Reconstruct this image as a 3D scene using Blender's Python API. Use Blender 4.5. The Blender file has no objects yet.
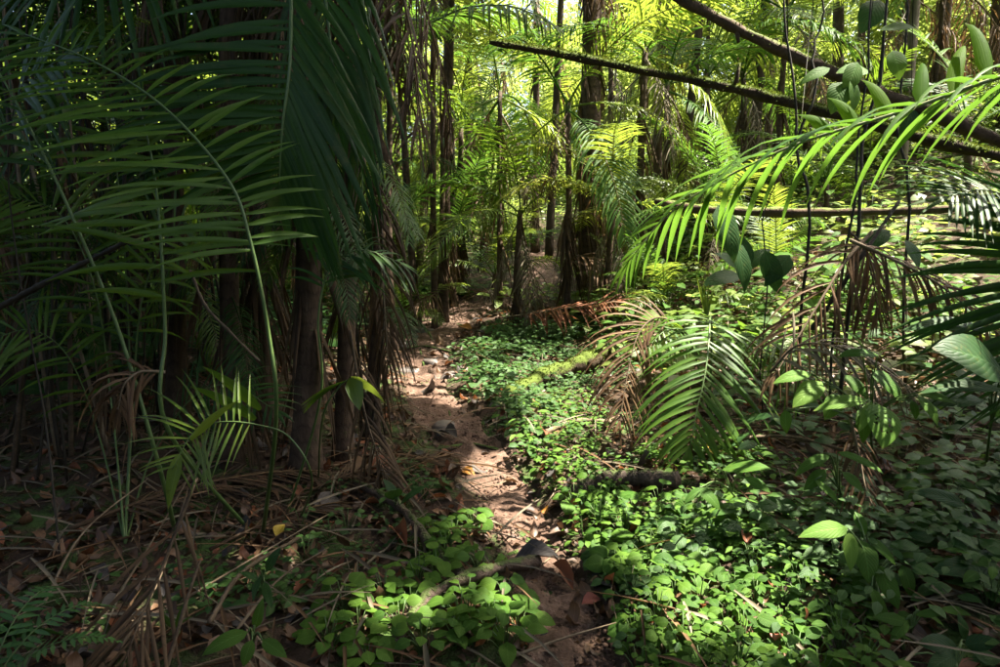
import bpy, math, random
import numpy as np
from mathutils import Matrix, Vector

R = math.radians
rng = np.random.default_rng(7)
random.seed(7)
scene = bpy.context.scene
col = scene.collection

# ------------------------------------------------------------------ camera
PITCH = R(6.0)
CAM = np.array([0.0, 0.0, 1.5])
FPX = 667.0                                  # focal length in pixels of the 1000 px wide photograph
cam_d = bpy.data.cameras.new('camera')
cam_d.lens = 24.0
cam_d.sensor_width = 36.0
cam_d.clip_start = 0.05
cam_d.clip_end = 500
cam = bpy.data.objects.new('camera', cam_d)
cam.location = CAM
cam.rotation_euler = (R(90) - PITCH, 0, 0)
col.objects.link(cam)
scene.camera = cam

# ------------------------------------------------------------------ sky and sun
SUN_EL, SUN_AZ = R(64), R(84)                # azimuth from +Y (view direction) towards +X
SUN = np.array([math.sin(SUN_AZ) * math.cos(SUN_EL), math.cos(SUN_AZ) * math.cos(SUN_EL), math.sin(SUN_EL)])
world = bpy.data.worlds.new('World')
scene.world = world
world.use_nodes = True
wn = world.node_tree
wn.nodes.clear()
sky = wn.nodes.new('ShaderNodeTexSky')
sky.sky_type = 'NISHITA'
sky.sun_disc = False
sky.sun_elevation = SUN_EL
sky.sun_rotation = SUN_AZ
sky.air_density = 1.0
sky.dust_density = 6.0
sky.ozone_density = 0.4
bg = wn.nodes.new('ShaderNodeBackground')
bg.inputs['Strength'].default_value = 0.088
wo = wn.nodes.new('ShaderNodeOutputWorld')
wn.links.new(sky.outputs[0], bg.inputs[0])
wn.links.new(bg.outputs[0], wo.inputs[0])
sun_d = bpy.data.lights.new('sun', 'SUN')
sun_d.energy = 5.0
sun_d.angle = R(0.5)
sun_d.color = (1.0, 0.93, 0.8)
sun_o = bpy.data.objects.new('sun', sun_d)
sun_o.rotation_euler = Vector(SUN).to_track_quat('Z', 'Y').to_euler()
sun_o.location = (0, 0, 30)
col.objects.link(sun_o)
scene.view_settings.view_transform = 'Standard'
scene.view_settings.look = 'None'
scene.view_settings.exposure = 2.75
scene.view_settings.gamma = 1.0
scene.view_settings.use_curve_mapping = False
cy = scene.cycles
cy.use_denoising = True
cy.denoiser = 'OPENIMAGEDENOISE'
cy.max_bounces = 7
cy.diffuse_bounces = 4
cy.glossy_bounces = 2
cy.transmission_bounces = 4
cy.transparent_max_bounces = 4
cy.caustics_reflective = False
cy.caustics_refractive = False
cy.sample_clamp_indirect = 6.0


# ------------------------------------------------------------------ small maths
def nrm(v):
    v = np.asarray(v, float)
    return v / (np.linalg.norm(v) + 1e-12)


def cross(a, b):
    return np.array([a[1] * b[2] - a[2] * b[1], a[2] * b[0] - a[0] * b[2], a[0] * b[1] - a[1] * b[0]], float)


def P(px, py, d):
    """the point d metres in front of the camera seen at photograph pixel (px, py)"""
    f = np.array([0, math.cos(PITCH), -math.sin(PITCH)])
    u = np.array([0, math.sin(PITCH), math.cos(PITCH)])
    return CAM + d * (f + (px - 500) / FPX * np.array([1.0, 0, 0]) + (333.5 - py) / FPX * u)


def vnoise(x, y, seed=0):
    x = np.asarray(x, float); y = np.asarray(y, float)
    xi = np.floor(x).astype(np.int64); yi = np.floor(y).astype(np.int64)
    fx = x - xi; fy = y - yi
    fx = fx * fx * (3 - 2 * fx); fy = fy * fy * (3 - 2 * fy)

    def hsh(a, b):
        n = (a * 374761393 + b * 668265263 + seed * 974711) & 0xffffffff
        n = ((n ^ (n >> 13)) * 1274126177) & 0xffffffff
        return ((n ^ (n >> 16)) & 0xffff) / 65535.0
    return (hsh(xi, yi) * (1 - fx) + hsh(xi + 1, yi) * fx) * (1 - fy) + (hsh(xi, yi + 1) * (1 - fx) + hsh(xi + 1, yi + 1) * fx) * fy


def sstep(a, b, x):
    t = np.clip((x - a) / (b - a), 0, 1)
    return t * t * (3 - 2 * t)


def h0(x, y):
    x = np.asarray(x, float); y = np.asarray(y, float)
    z = 0.09 * np.clip(y - 2.0, 0, 14)
    z = z + 0.15 * np.clip(y - 10.0, 0, 8) + 0.16 * np.clip(y - 18, 0, 60)
    z = z + np.clip(x - 0.55 - 0.05 * y, 0, 9) * 0.34 * sstep(2.0, 11.0, y) + np.clip(x - 0.6, 0, 3) * 0.06
    z = z + 0.25 * sstep(-1.0, -3.0, x) * sstep(2, 6, y)
    z = z + 0.10 * (vnoise(x * 0.8, y * 0.8, 1) - 0.5) + 0.05 * (vnoise(x * 2.6, y * 2.6, 2) - 0.5)
    return z


RAYT = np.arange(0.5, 80, 0.012)


def G0(px, py, hf=h0):
    """where the view ray through a photograph pixel meets the ground"""
    p = CAM + (P(px, py, 1.0) - CAM) * RAYT[:, None]
    hit = np.nonzero(p[:, 2] < hf(p[:, 0], p[:, 1]))[0]
    q = p[hit[0]] if len(hit) else p[-1]
    return np.array([q[0], q[1], float(hf(q[0], q[1]))])


# path centre line: (left edge, right edge, row) read off the photograph and laid on the ground
PATH_PX = [(515, 640, 700), (520, 628, 660), (520, 600, 610), (505, 582, 570), (488, 562, 525), (468, 542, 485), (452, 508, 450),
           (425, 488, 420), (402, 460, 390), (395, 450, 362), (392, 462, 338), (408, 478, 320), (440, 490, 308)]
PC, PW = [], []
for a, b, row in PATH_PX:
    l, r_ = G0(a, row), G0(b, row)
    PC.append((l + r_) / 2)
    PW.append(np.linalg.norm(r_ - l) / 2)
first = PC[0] + (PC[0] - PC[2]) * 2.5
PC = [first] + PC + [PC[-1] + np.array([1.2, 1.6, 0]), PC[-1] + np.array([1.4, 4.0, 0])]
PW = [PW[0]] + PW + [0.35, 0.3]
PC = np.array(PC); PW = np.array(PW)


def spline(ctrl, n):
    c = np.asarray(ctrl, float)
    c = np.vstack([2 * c[0] - c[1], c, 2 * c[-1] - c[-2]])
    m = len(c) - 3
    out = []
    for t in np.linspace(0, m, n):
        i = min(int(t), m - 1)
        u = t - i
        p0, p1, p2, p3 = c[i:i + 4]
        out.append(0.5 * (2 * p1 + (p2 - p0) * u + (2 * p0 - 5 * p1 + 4 * p2 - p3) * u * u + (3 * p1 - p0 - 3 * p2 + p3) * u ** 3))
    return np.array(out)


PL = spline(np.column_stack([PC[:, 0], PC[:, 1], PW]), 60)


def path_dist_exact(x, y):
    """signed-ish distance to the path: < 0 inside"""
    x = np.asarray(x, float); y = np.asarray(y, float)
    best = np.full(np.broadcast(x, y).shape, 1e9)
    for i in range(len(PL) - 1):
        a, b = PL[i], PL[i + 1]
        e = b[:2] - a[:2]
        t = np.clip(((x - a[0]) * e[0] + (y - a[1]) * e[1]) / (e @ e + 1e-9), 0, 1)
        dd = np.hypot(x - a[0] - t * e[0], y - a[1] - t * e[1]) - (a[2] + t * (b[2] - a[2]))
        best = np.minimum(best, dd)
    return best


PDX, PDY, PDS = -4.0, -4.0, 0.04
_px, _py = np.meshgrid(PDX + PDS * np.arange(200), PDY + PDS * np.arange(560))
PDG = path_dist_exact(_px, _py)


def path_dist(x, y):
    """the same, read from a table"""
    i = np.clip((np.asarray(x, float) - PDX) / PDS, 0, 198.99)
    j = np.clip((np.asarray(y, float) - PDY) / PDS, 0, 558.99)
    a = i.astype(int); b = j.astype(int)
    u = i - a; v = j - b
    return (PDG[b, a] * (1 - u) + PDG[b, a + 1] * u) * (1 - v) + (PDG[b + 1, a] * (1 - u) + PDG[b + 1, a + 1] * u) * v


def hz(x, y):
    d = path_dist(x, y)
    z = h0(x, y) - 0.07 * sstep(0.12, -0.10, d)
    z = z + 0.035 * (vnoise(np.asarray(x) * 7, np.asarray(y) * 7, 5) - 0.5) + 0.015 * (vnoise(np.asarray(x) * 19, np.asarray(y) * 19, 6) - 0.5)
    return z


def G(px, py):
    return G0(px, py, hz)


def on_ground(x, y, dz=0.0):
    return np.array([x, y, float(hz(x, y)) + dz])


# ------------------------------------------------------------------ mesh pieces: (V, F quads, UV per vertex)
def join(pieces):
    V, F, U, n = [], [], [], 0
    for v, f, u in pieces:
        V.append(v); F.append(f + n); U.append(u); n += len(v)
    return np.vstack(V), np.vstack(F), np.vstack(U)


def make_mesh(name, piece, mat, smooth=True):
    V, F, U = piece
    me = bpy.data.meshes.new(name)
    me.vertices.add(len(V))
    me.vertices.foreach_set('co', np.ascontiguousarray(V, dtype=np.float32).ravel())
    k = F.shape[1]
    me.loops.add(F.size)
    me.loops.foreach_set('vertex_index', np.ascontiguousarray(F, dtype=np.int32).ravel())
    me.polygons.add(len(F))
    me.polygons.foreach_set('loop_start', np.arange(0, F.size, k, dtype=np.int32))
    if smooth:
        me.polygons.foreach_set('use_smooth', np.ones(len(F), dtype=bool))
    uv = me.uv_layers.new(name='UVMap')
    uv.data.foreach_set('uv', np.ascontiguousarray(U[F.ravel()], dtype=np.float32).ravel())
    me.update(calc_edges=True)
    me.materials.append(mat)
    return me


WL = {}                                          # world location of every object made here


def link(name, data, wloc, parent=None):
    o = bpy.data.objects.new(name, data)
    col.objects.link(o)
    w = np.asarray(wloc, float)
    if parent is not None:
        o.parent = parent
        o.location = w - WL[parent.name]
    else:
        o.location = w
    WL[o.name] = w
    return o


def build(name, piece, mat, parent=None, origin=None, smooth=True):
    """piece in world coordinates -> one mesh object whose origin is `origin`"""
    V, F, U = piece
    if origin is None:
        origin = WL[parent.name] if parent is not None else V.mean(0)
    return link(name, make_mesh(name, (V - origin, F, U), mat, smooth), origin, parent)


def place(name, me, wmat, parent=None):
    """an object sharing mesh `me` at world matrix wmat (4x4)"""
    o = bpy.data.objects.new(name, me)
    col.objects.link(o)
    m = np.array(wmat, float)
    w = m[:3, 3].copy()
    if parent is not None:
        o.parent = parent
        m[:3, 3] = w - WL[parent.name]
    o.matrix_local = Matrix(m.tolist())
    WL[o.name] = w
    return o


def tag(o, label, cat, group=None, kind=None):
    o['label'] = label
    o['category'] = cat
    if group:
        o['group'] = group
    if kind:
        o['kind'] = kind
    return o


def thing(name, label, cat, loc, group=None):
    return tag(link(name, None, loc), label, cat, group)


def struct(name, piece, mat):
    o = build(name, piece, mat, origin=np.zeros(3))
    o['kind'] = 'structure'
    return o


def stuff(name, piece, mat, label, cat, parent=None):
    o = build(name, piece, mat, parent, origin=np.zeros(3) if parent is None else None)
    o['kind'] = 'stuff'
    if parent is None:
        o['label'] = label
        o['category'] = cat
    return o


def leaflet(p, d, across, L, W, droop=0.4, segs=5, fold=0.3, blunt=0.0, twist=0.0):
    """narrow pinna: starts at p along d, bends under gravity, folded along its midrib"""
    p = np.array(p, float); d = nrm(d); across = np.array(across, float)
    V, U = [], []
    step = L / segs
    g = np.array([0, 0, -1.0])
    for i in range(segs + 1):
        s = i / segs
        a = nrm(across - (across @ d) * d)
        n = cross(a, d)
        if twist:
            c, sn = math.cos(twist * s), math.sin(twist * s)
            a, n = a * c + n * sn, n * c - a * sn
        w = W * (min(1.0, 0.35 + 2.6 * s)) * max(0.03, (1 - s ** (2.4 + blunt)))
        V += [p - a * w / 2 - n * fold * w / 2, p.copy(), p + a * w / 2 - n * fold * w / 2]
        U += [(0, s), (0.5, s), (1, s)]
        d = nrm(d + g * droop * (0.35 + s) / segs * 1.6)
        p = p + d * step
    F = []
    for i in range(segs):
        b = 3 * i
        F += [(b, b + 1, b + 4, b + 3), (b + 1, b + 2, b + 5, b + 4)]
    return np.array(V), np.array(F), np.array(U, float)


def blade(L=1.0, W=0.6, droop=0.25, fold=0.25, widest=0.4, segs=6, wave=0.0, seed=0):
    """broad leaf of unit size: base at origin, along +Y, face up +Z"""
    r = random.Random(seed)
    V, U = [], []
    y, z, ang = 0.0, 0.0, 0.12
    ph = r.uniform(0, 6)
    for i in range(segs + 1):
        s = i / segs
        e = math.log(0.5) / math.log(widest)
        w = W * max(0.015, math.sin(math.pi * min(0.999, s) ** e) ** 0.82)
        if i == segs:
            w = 0.012
        for j in range(5):
            u = (j - 2) / 2
            V.append((u * w / 2, y, z + abs(u) * fold * w / 2 - 0.10 * abs(u) ** 3 * w + wave * w * math.sin(ph + s * 9 + u * 2) * abs(u)))
            U.append((0.5 + u / 2, s))
        ang -= droop * 1.6 / segs * (0.4 + s)
        y += math.cos(ang) * L / segs
        z += math.sin(ang) * L / segs
    F = []
    for i in range(segs):
        for j in range(4):
            b = 5 * i + j
            F.append((b, b + 1, b + 6, b + 5))
    return np.array(V), np.array(F), np.array(U, float)


def frame(d, n, L=1.0, pos=(0, 0, 0), side=1.0):
    """4x4 taking +Y to d and +Z to about n, scaled by L"""
    d = nrm(d)
    n = np.asarray(n, float)
    n = nrm(n - (n @ d) * d + 1e-6)
    s = cross(d, n)
    m = np.eye(4)
    m[:3, 0] = s * L * side; m[:3, 1] = d * L; m[:3, 2] = n * L; m[:3, 3] = pos
    return m


def xform(piece, m):
    V, F, U = piece
    return V @ m[:3, :3].T + m[:3, 3], F, U


def batch(piece, mats):
    V, F, U = piece
    mats = np.asarray(mats)
    k, n = len(mats), len(V)
    W = np.einsum('kij,nj->kni', mats[:, :3, :3], V) + mats[:, None, :3, 3]
    FF = F[None] + (np.arange(k) * n)[:, None, None]
    return W.reshape(-1, 3), FF.reshape(-1, F.shape[1]), np.tile(U, (k, 1))


def tube(pts, rad, sides=8, lump=0.0, seed=0):
    pts = np.asarray(pts, float)
    n = len(pts)
    rad = np.full(n, rad) if np.isscalar(rad) else np.asarray(rad, float)
    r = np.random.default_rng(seed)
    T = np.gradient(pts, axis=0)
    T /= np.linalg.norm(T, axis=1)[:, None] + 1e-12
    a = cross(T[0], [0.31, 0.2, 0.93]); a = nrm(a)
    V, U = [], []
    ln = 0.0
    for i in range(n):
        a = nrm(a - (a @ T[i]) * T[i])
        b = cross(T[i], a)
        if i:
            ln += np.linalg.norm(pts[i] - pts[i - 1])
        for j in range(sides):
            t = 2 * math.pi * j / sides
            rr = rad[i] * (1 + lump * (r.random() - 0.5) * 2)
            V.append(pts[i] + (a * math.cos(t) + b * math.sin(t)) * rr)
            U.append((j / sides, ln))
    V.append(pts[0]); U.append((0, 0)); V.append(pts[-1]); U.append((0, ln))
    F = []
    for i in range(n - 1):
        for j in range(sides):
            k = (j + 1) % sides
            F.append((i * sides + j, i * sides + k, (i + 1) * sides + k, (i + 1) * sides + j))
    c0, c1, L0 = n * sides, n * sides + 1, (n - 1) * sides
    for j in range(0, sides, 2):
        F.append((c0, (j + 2) % sides, j + 1, j))
        F.append((c1, L0 + j, L0 + j + 1, L0 + (j + 2) % sides))
    return np.array(V), np.array(F), np.array(U, float)


# ------------------------------------------------------------------ materials
def mat_new(name):
    m = bpy.data.materials.new(name)
    m.use_nodes = True
    nt = m.node_tree
    nt.nodes.clear()
    return m, nt


def nd(nt, t, **kw):
    n = nt.nodes.new('ShaderNode' + t)
    for k, v in kw.items():
        if hasattr(n, k):
            setattr(n, k, v)
        else:
            n.inputs[k.replace('_', ' ')].default_value = v
    return n


def mathn(nt, op, a, b=None, clamp=False):
    n = nt.nodes.new('ShaderNodeMath')
    n.operation = op
    n.use_clamp = clamp
    for i, v in enumerate((a, b)):
        if v is None:
            continue
        if isinstance(v, (int, float)):
            n.inputs[i].default_value = v
        else:
            nt.links.new(v, n.inputs[i])
    return n.outputs[0]


def mixc(nt, f, a, b, blend='MIX'):
    n = nt.nodes.new('ShaderNodeMix')
    n.data_type = 'RGBA'
    n.blend_type = blend
    for idx, v in ((0, f), (6, a), (7, b)):
        if isinstance(v, (int, float)):
            n.inputs[idx].default_value = v
        elif isinstance(v, tuple):
            n.inputs[idx].default_value = (*v, 1)
        else:
            nt.links.new(v, n.inputs[idx])
    return n.outputs[2]


def rand01(nt):
    g = nt.nodes.new('ShaderNodeNewGeometry')
    oi = nt.nodes.new('ShaderNodeObjectInfo')
    s = mathn(nt, 'ADD', g.outputs['Random Per Island'], oi.outputs['Random'])
    return mathn(nt, 'FRACT', s)


def leaf_mat(name, a, b, trans, tf=0.4, rough=0.42, spec=0.4, veins=0.0, rib=0.25, blotch=(0.20, 0.16, 0.04), bl=0.35, scale=9.0, tipb=0.7):
    m, nt = mat_new(name)
    L = nt.links.new
    r = rand01(nt)
    c = mixc(nt, r, a, b)
    tc = nt.nodes.new('ShaderNodeTexCoord')
    nz = nd(nt, 'TexNoise', Scale=scale, Detail=4.0, Roughness=0.65)
    L(tc.outputs['Object'], nz.inputs['Vector'])
    ramp = mathn(nt, 'MULTIPLY', mathn(nt, 'SUBTRACT', nz.outputs[0], 0.55), 5.0, True)
    c = mixc(nt, mathn(nt, 'MULTIPLY', ramp, bl), c, blotch)
    nz2 = nd(nt, 'TexNoise', Scale=scale * 6, Detail=2.0)
    L(tc.outputs['Object'], nz2.inputs['Vector'])
    c = mixc(nt, mathn(nt, 'MULTIPLY', mathn(nt, 'SUBTRACT', nz2.outputs[0], 0.62), 6.0, True), c, tuple(x * 0.55 for x in a))
    uv = nt.nodes.new('ShaderNodeUVMap')
    sx = nt.nodes.new('ShaderNodeSeparateXYZ')
    L(uv.outputs[0], sx.inputs[0])
    off = mathn(nt, 'ABSOLUTE', mathn(nt, 'SUBTRACT', sx.outputs[0], 0.5))
    midrib = mathn(nt, 'MULTIPLY', mathn(nt, 'SUBTRACT', 0.05, off), 20.0, True)
    c = mixc(nt, mathn(nt, 'MULTIPLY', midrib, rib), c, tuple(min(1, x * 1.9 + 0.03) for x in b))
    tipf = mathn(nt, 'MULTIPLY', mathn(nt, 'SUBTRACT', mathn(nt, 'ADD', sx.outputs[1], mathn(nt, 'MULTIPLY', nz.outputs[0], 0.35)), 1.10), 9.0, True)
    c = mixc(nt, mathn(nt, 'MULTIPLY', tipf, tipb), c, (0.16, 0.10, 0.045))
    pb = nd(nt, 'BsdfPrincipled', Roughness=rough)
    pb.inputs['Specular IOR Level'].default_value = spec
    height = None
    if veins > 0:
        # side veins sweep forward from the midrib
        ph = mathn(nt, 'SUBTRACT', mathn(nt, 'MULTIPLY', sx.outputs[1], 62.0), mathn(nt, 'MULTIPLY', off, 44.0))
        sn = mathn(nt, 'ABSOLUTE', mathn(nt, 'SINE', mathn(nt, 'MULTIPLY', ph, 0.5)))
        groove = mathn(nt, 'POWER', mathn(nt, 'SUBTRACT', 1.0, sn), 3.0)
        c = mixc(nt, mathn(nt, 'MULTIPLY', groove, 0.35), c, tuple(min(1, x * 1.5 + 0.02) for x in b))
        height = mathn(nt, 'SUBTRACT', sn, mathn(nt, 'MULTIPLY', midrib, 0.8))
    else:
        ph = mathn(nt, 'SINE', mathn(nt, 'MULTIPLY', sx.outputs[0], 44.0))
        height = mathn(nt, 'SUBTRACT', mathn(nt, 'MULTIPLY', ph, 0.35), midrib)
    bp = nd(nt, 'Bump', Strength=veins if veins > 0 else 0.12, Distance=0.004)
    L(height, bp.inputs['Height'])
    L(bp.outputs[0], pb.inputs['Normal'])
    L(c, pb.inputs['Base Color'])
    tr = nt.nodes.new('ShaderNodeBsdfTranslucent')
    tcol = mixc(nt, 0.5, c, trans)
    L(tcol, tr.inputs['Color'])
    mx = nt.nodes.new('ShaderNodeMixShader')
    mx.inputs[0].default_value = tf
    L(pb.outputs[0], mx.inputs[1]); L(tr.outputs[0], mx.inputs[2])
    out = nt.nodes.new('ShaderNodeOutputMaterial')
    L(mx.outputs[0], out.inputs[0])
    return m


def rough_mat(name, cols, scale=6.0, rough=0.85, bump=0.5, dist=0.02, spec=0.25, stretch=None, moss=None, moss_amt=0.0, island=0.0, fine=5.0, rings=0.0, wet=0.0):
    m, nt = mat_new(name)
    L = nt.links.new
    tc = nt.nodes.new('ShaderNodeTexCoord')
    vec = tc.outputs['Object']
    if stretch:
        mp = nt.nodes.new('ShaderNodeMapping')
        mp.inputs['Scale'].default_value = stretch
        L(vec, mp.inputs[0]); vec = mp.outputs[0]
    n1 = nd(nt, 'TexNoise', Scale=scale, Detail=6.0, Roughness=0.65)
    n2 = nd(nt, 'TexNoise', Scale=scale * fine, Detail=5.0, Roughness=0.7)
    L(vec, n1.inputs['Vector']); L(vec, n2.inputs['Vector'])
    cr = nt.nodes.new('ShaderNodeValToRGB')
    els = cr.color_ramp.elements
    k = len(cols)
    els[0].position = 0.3; els[0].color = (*cols[0], 1)
    els[1].position = 0.72; els[1].color = (*cols[-1], 1)
    for i in range(1, k - 1):
        e = els.new(0.3 + 0.42 * i / (k - 1)); e.color = (*cols[i], 1)
    f = mathn(nt, 'ADD', mathn(nt, 'MULTIPLY', n1.outputs[0], 0.6), mathn(nt, 'MULTIPLY', n2.outputs[0], 0.4))
    if island:
        f = mathn(nt, 'ADD', f, mathn(nt, 'MULTIPLY', mathn(nt, 'SUBTRACT', rand01(nt), 0.5), island))
    L(f, cr.inputs[0])
    c = cr.outputs[0]
    height = mathn(nt, 'ADD', mathn(nt, 'MULTIPLY', n1.outputs[0], 0.5), mathn(nt, 'MULTIPLY', n2.outputs[0], 0.5))
    if rings:
        uv = nt.nodes.new('ShaderNodeUVMap')
        sx = nt.nodes.new('ShaderNodeSeparateXYZ')
        L(uv.outputs[0], sx.inputs[0])
        wob = mathn(nt, 'ADD', mathn(nt, 'MULTIPLY', sx.outputs[1], rings), mathn(nt, 'MULTIPLY', n1.outputs[0], 6.0))
        sn = mathn(nt, 'POWER', mathn(nt, 'ABSOLUTE', mathn(nt, 'SINE', wob)), 8.0)
        c = mixc(nt, mathn(nt, 'MULTIPLY', mathn(nt, 'MULTIPLY', sn, n2.outputs[0]), 0.7), c, tuple(x * 0.4 for x in cols[0]))
        height = mathn(nt, 'SUBTRACT', height, mathn(nt, 'MULTIPLY', sn, 0.3))
    pb = nd(nt, 'BsdfPrincipled', Roughness=rough)
    pb.inputs['Specular IOR Level'].default_value = spec
    if moss:
        n3 = nd(nt, 'TexNoise', Scale=scale * 0.8, Detail=5.0, Roughness=0.7)
        L(tc.outputs['Object'], n3.inputs['Vector'])
        g = nt.nodes.new('ShaderNodeNewGeometry')
        sg = nt.nodes.new('ShaderNodeSeparateXYZ')
        L(g.outputs['Normal'], sg.inputs[0])
        q = mathn(nt, 'ADD', mathn(nt, 'MULTIPLY', sg.outputs[2], 0.45), mathn(nt, 'MULTIPLY', n3.outputs[0], 1.2))
        q = mathn(nt, 'MULTIPLY', mathn(nt, 'SUBTRACT', q, 1.0 - moss_amt), 6.0, True)
        mc = mixc(nt, n2.outputs[0], tuple(x * 0.4 for x in moss), tuple(min(1, x * 1.5) for x in moss))
        c = mixc(nt, q, c, mc)
        height = mathn(nt, 'ADD', height, mathn(nt, 'MULTIPLY', q, 0.6))
    if wet:
        rr = mathn(nt, 'SUBTRACT', rough, mathn(nt, 'MULTIPLY', mathn(nt, 'MULTIPLY', mathn(nt, 'SUBTRACT', n1.outputs[0], 0.5), 5.0, True), wet))
        L(rr, pb.inputs['Roughness'])
    bp = nd(nt, 'Bump', Strength=bump, Distance=dist)
    L(height, bp.inputs['Height'])
    L(bp.outputs[0], pb.inputs['Normal'])
    L(c, pb.inputs['Base Color'])
    out = nt.nodes.new('ShaderNodeOutputMaterial')
    L(pb.outputs[0], out.inputs[0])
    return m


M = {}
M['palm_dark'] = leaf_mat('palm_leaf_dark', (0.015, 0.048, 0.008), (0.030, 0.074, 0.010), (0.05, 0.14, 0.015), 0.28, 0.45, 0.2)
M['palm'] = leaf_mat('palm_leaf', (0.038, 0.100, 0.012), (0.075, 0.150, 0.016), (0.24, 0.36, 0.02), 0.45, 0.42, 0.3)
M['palm_sun'] = leaf_mat('palm_leaf_sunlit', (0.065, 0.130, 0.012), (0.125, 0.185, 0.022), (0.38, 0.46, 0.05), 0.5, 0.36, 0.5, bl=0.4)  # sunlit glow put into brighter leaf and translucent colours
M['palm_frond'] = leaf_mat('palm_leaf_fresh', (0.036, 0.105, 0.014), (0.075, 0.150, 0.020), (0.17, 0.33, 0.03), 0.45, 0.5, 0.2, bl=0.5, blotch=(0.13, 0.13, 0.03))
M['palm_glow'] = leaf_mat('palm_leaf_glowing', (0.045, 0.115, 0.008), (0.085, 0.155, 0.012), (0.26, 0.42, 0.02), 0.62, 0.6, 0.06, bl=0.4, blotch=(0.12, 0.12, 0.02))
M['palm_yellow'] = leaf_mat('palm_leaf_yellowish', (0.11, 0.16, 0.02), (0.17, 0.19, 0.04), (0.48, 0.50, 0.06), 0.55, 0.42, 0.5, bl=0.6)
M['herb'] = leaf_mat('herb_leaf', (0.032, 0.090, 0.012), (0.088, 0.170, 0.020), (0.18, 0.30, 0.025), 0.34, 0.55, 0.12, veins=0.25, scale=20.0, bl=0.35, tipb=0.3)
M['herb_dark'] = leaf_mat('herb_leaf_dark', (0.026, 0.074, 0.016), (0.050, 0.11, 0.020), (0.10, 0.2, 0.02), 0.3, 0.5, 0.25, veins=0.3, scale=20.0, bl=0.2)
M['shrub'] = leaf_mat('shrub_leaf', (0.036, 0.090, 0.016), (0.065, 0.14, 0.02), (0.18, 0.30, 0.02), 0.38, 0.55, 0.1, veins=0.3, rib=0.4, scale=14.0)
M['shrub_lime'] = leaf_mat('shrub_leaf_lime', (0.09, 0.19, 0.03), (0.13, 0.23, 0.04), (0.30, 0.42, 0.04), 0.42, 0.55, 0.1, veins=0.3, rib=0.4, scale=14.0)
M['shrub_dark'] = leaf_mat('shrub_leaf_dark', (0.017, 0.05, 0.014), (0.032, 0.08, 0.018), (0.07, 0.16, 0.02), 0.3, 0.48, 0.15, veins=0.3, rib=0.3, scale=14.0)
M['tree'] = leaf_mat('tree_leaf', (0.06, 0.11, 0.014), (0.11, 0.17, 0.03), (0.30, 0.43, 0.06), 0.5, 0.45, 0.35)
M['tree_lime_lit'] = leaf_mat('tree_leaf_lime_lit', (0.085, 0.15, 0.022), (0.16, 0.21, 0.05), (0.44, 0.54, 0.10), 0.55, 0.45, 0.35)  # sunlit look of the background put into a brighter lime leaf colour
M['canopy'] = leaf_mat('canopy_leaf', (0.03, 0.08, 0.02), (0.05, 0.11, 0.02), (0.10, 0.22, 0.02), 0.2, 0.45, 0.35)
M['fern'] = leaf_mat('fern_leaf', (0.04, 0.12, 0.03), (0.07, 0.16, 0.035), (0.12, 0.25, 0.03), 0.35, 0.5, 0.3)
M['dry'] = leaf_mat('dry_leaf', (0.065, 0.034, 0.016), (0.19, 0.112, 0.056), (0.26, 0.14, 0.05), 0.22, 0.6, 0.25, bl=0.6, blotch=(0.06, 0.035, 0.02))
M['dry_grey'] = leaf_mat('dry_leaf_grey', (0.09, 0.075, 0.050), (0.23, 0.19, 0.125), (0.2, 0.15, 0.08), 0.18, 0.65, 0.25, bl=0.5, blotch=(0.05, 0.035, 0.02))
M['dry_old'] = leaf_mat('old_thatch', (0.040, 0.025, 0.014), (0.125, 0.078, 0.040), (0.14, 0.08, 0.03), 0.15, 0.65, 0.2, bl=0.6, blotch=(0.03, 0.018, 0.01))
M['rust'] = leaf_mat('dry_leaf_rust', (0.12, 0.040, 0.018), (0.26, 0.10, 0.045), (0.35, 0.13, 0.04), 0.25, 0.55, 0.3, bl=0.6, blotch=(0.05, 0.02, 0.012))
M['litter'] = leaf_mat('litter_leaf', (0.045, 0.026, 0.016), (0.17, 0.092, 0.046), (0.2, 0.1, 0.04), 0.1, 0.5, 0.35, bl=0.7, blotch=(0.03, 0.018, 0.012))
M['yellow'] = leaf_mat('yellow_leaf', (0.42, 0.30, 0.03), (0.50, 0.34, 0.04), (0.5, 0.36, 0.03), 0.25, 0.5, 0.35, veins=0.2, bl=0.6, blotch=(0.22, 0.12, 0.02), scale=18.0)
M['orange'] = leaf_mat('orange_leaf', (0.40, 0.17, 0.03), (0.46, 0.22, 0.04), (0.5, 0.25, 0.03), 0.25, 0.5, 0.35, veins=0.2, bl=0.6, blotch=(0.2, 0.07, 0.02), scale=18.0)
M['red'] = leaf_mat('red_leaf', (0.28, 0.08, 0.05), (0.34, 0.11, 0.07), (0.4, 0.1, 0.06), 0.2, 0.5, 0.35, veins=0.2, bl=0.6, blotch=(0.12, 0.04, 0.03), scale=18.0)
M['greyleaf'] = leaf_mat('grey_dead_leaf', (0.045, 0.040, 0.038), (0.085, 0.072, 0.062), (0.05, 0.04, 0.03), 0.05, 0.6, 0.3, veins=0.2, bl=0.5, blotch=(0.03, 0.025, 0.02), scale=14.0)
M['soil'] = rough_mat('forest_soil', [(0.020, 0.013, 0.009), (0.048, 0.030, 0.019), (0.090, 0.058, 0.036)], 5.0, 0.9, 0.9, 0.03, 0.2, moss=(0.05, 0.09, 0.02), moss_amt=-0.02)
M['path'] = rough_mat('trodden_earth', [(0.040, 0.024, 0.016), (0.125, 0.074, 0.050), (0.29, 0.195, 0.148)], 7.0, 0.85, 1.0, 0.035, 0.25, fine=6.0, wet=0.2)
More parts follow.
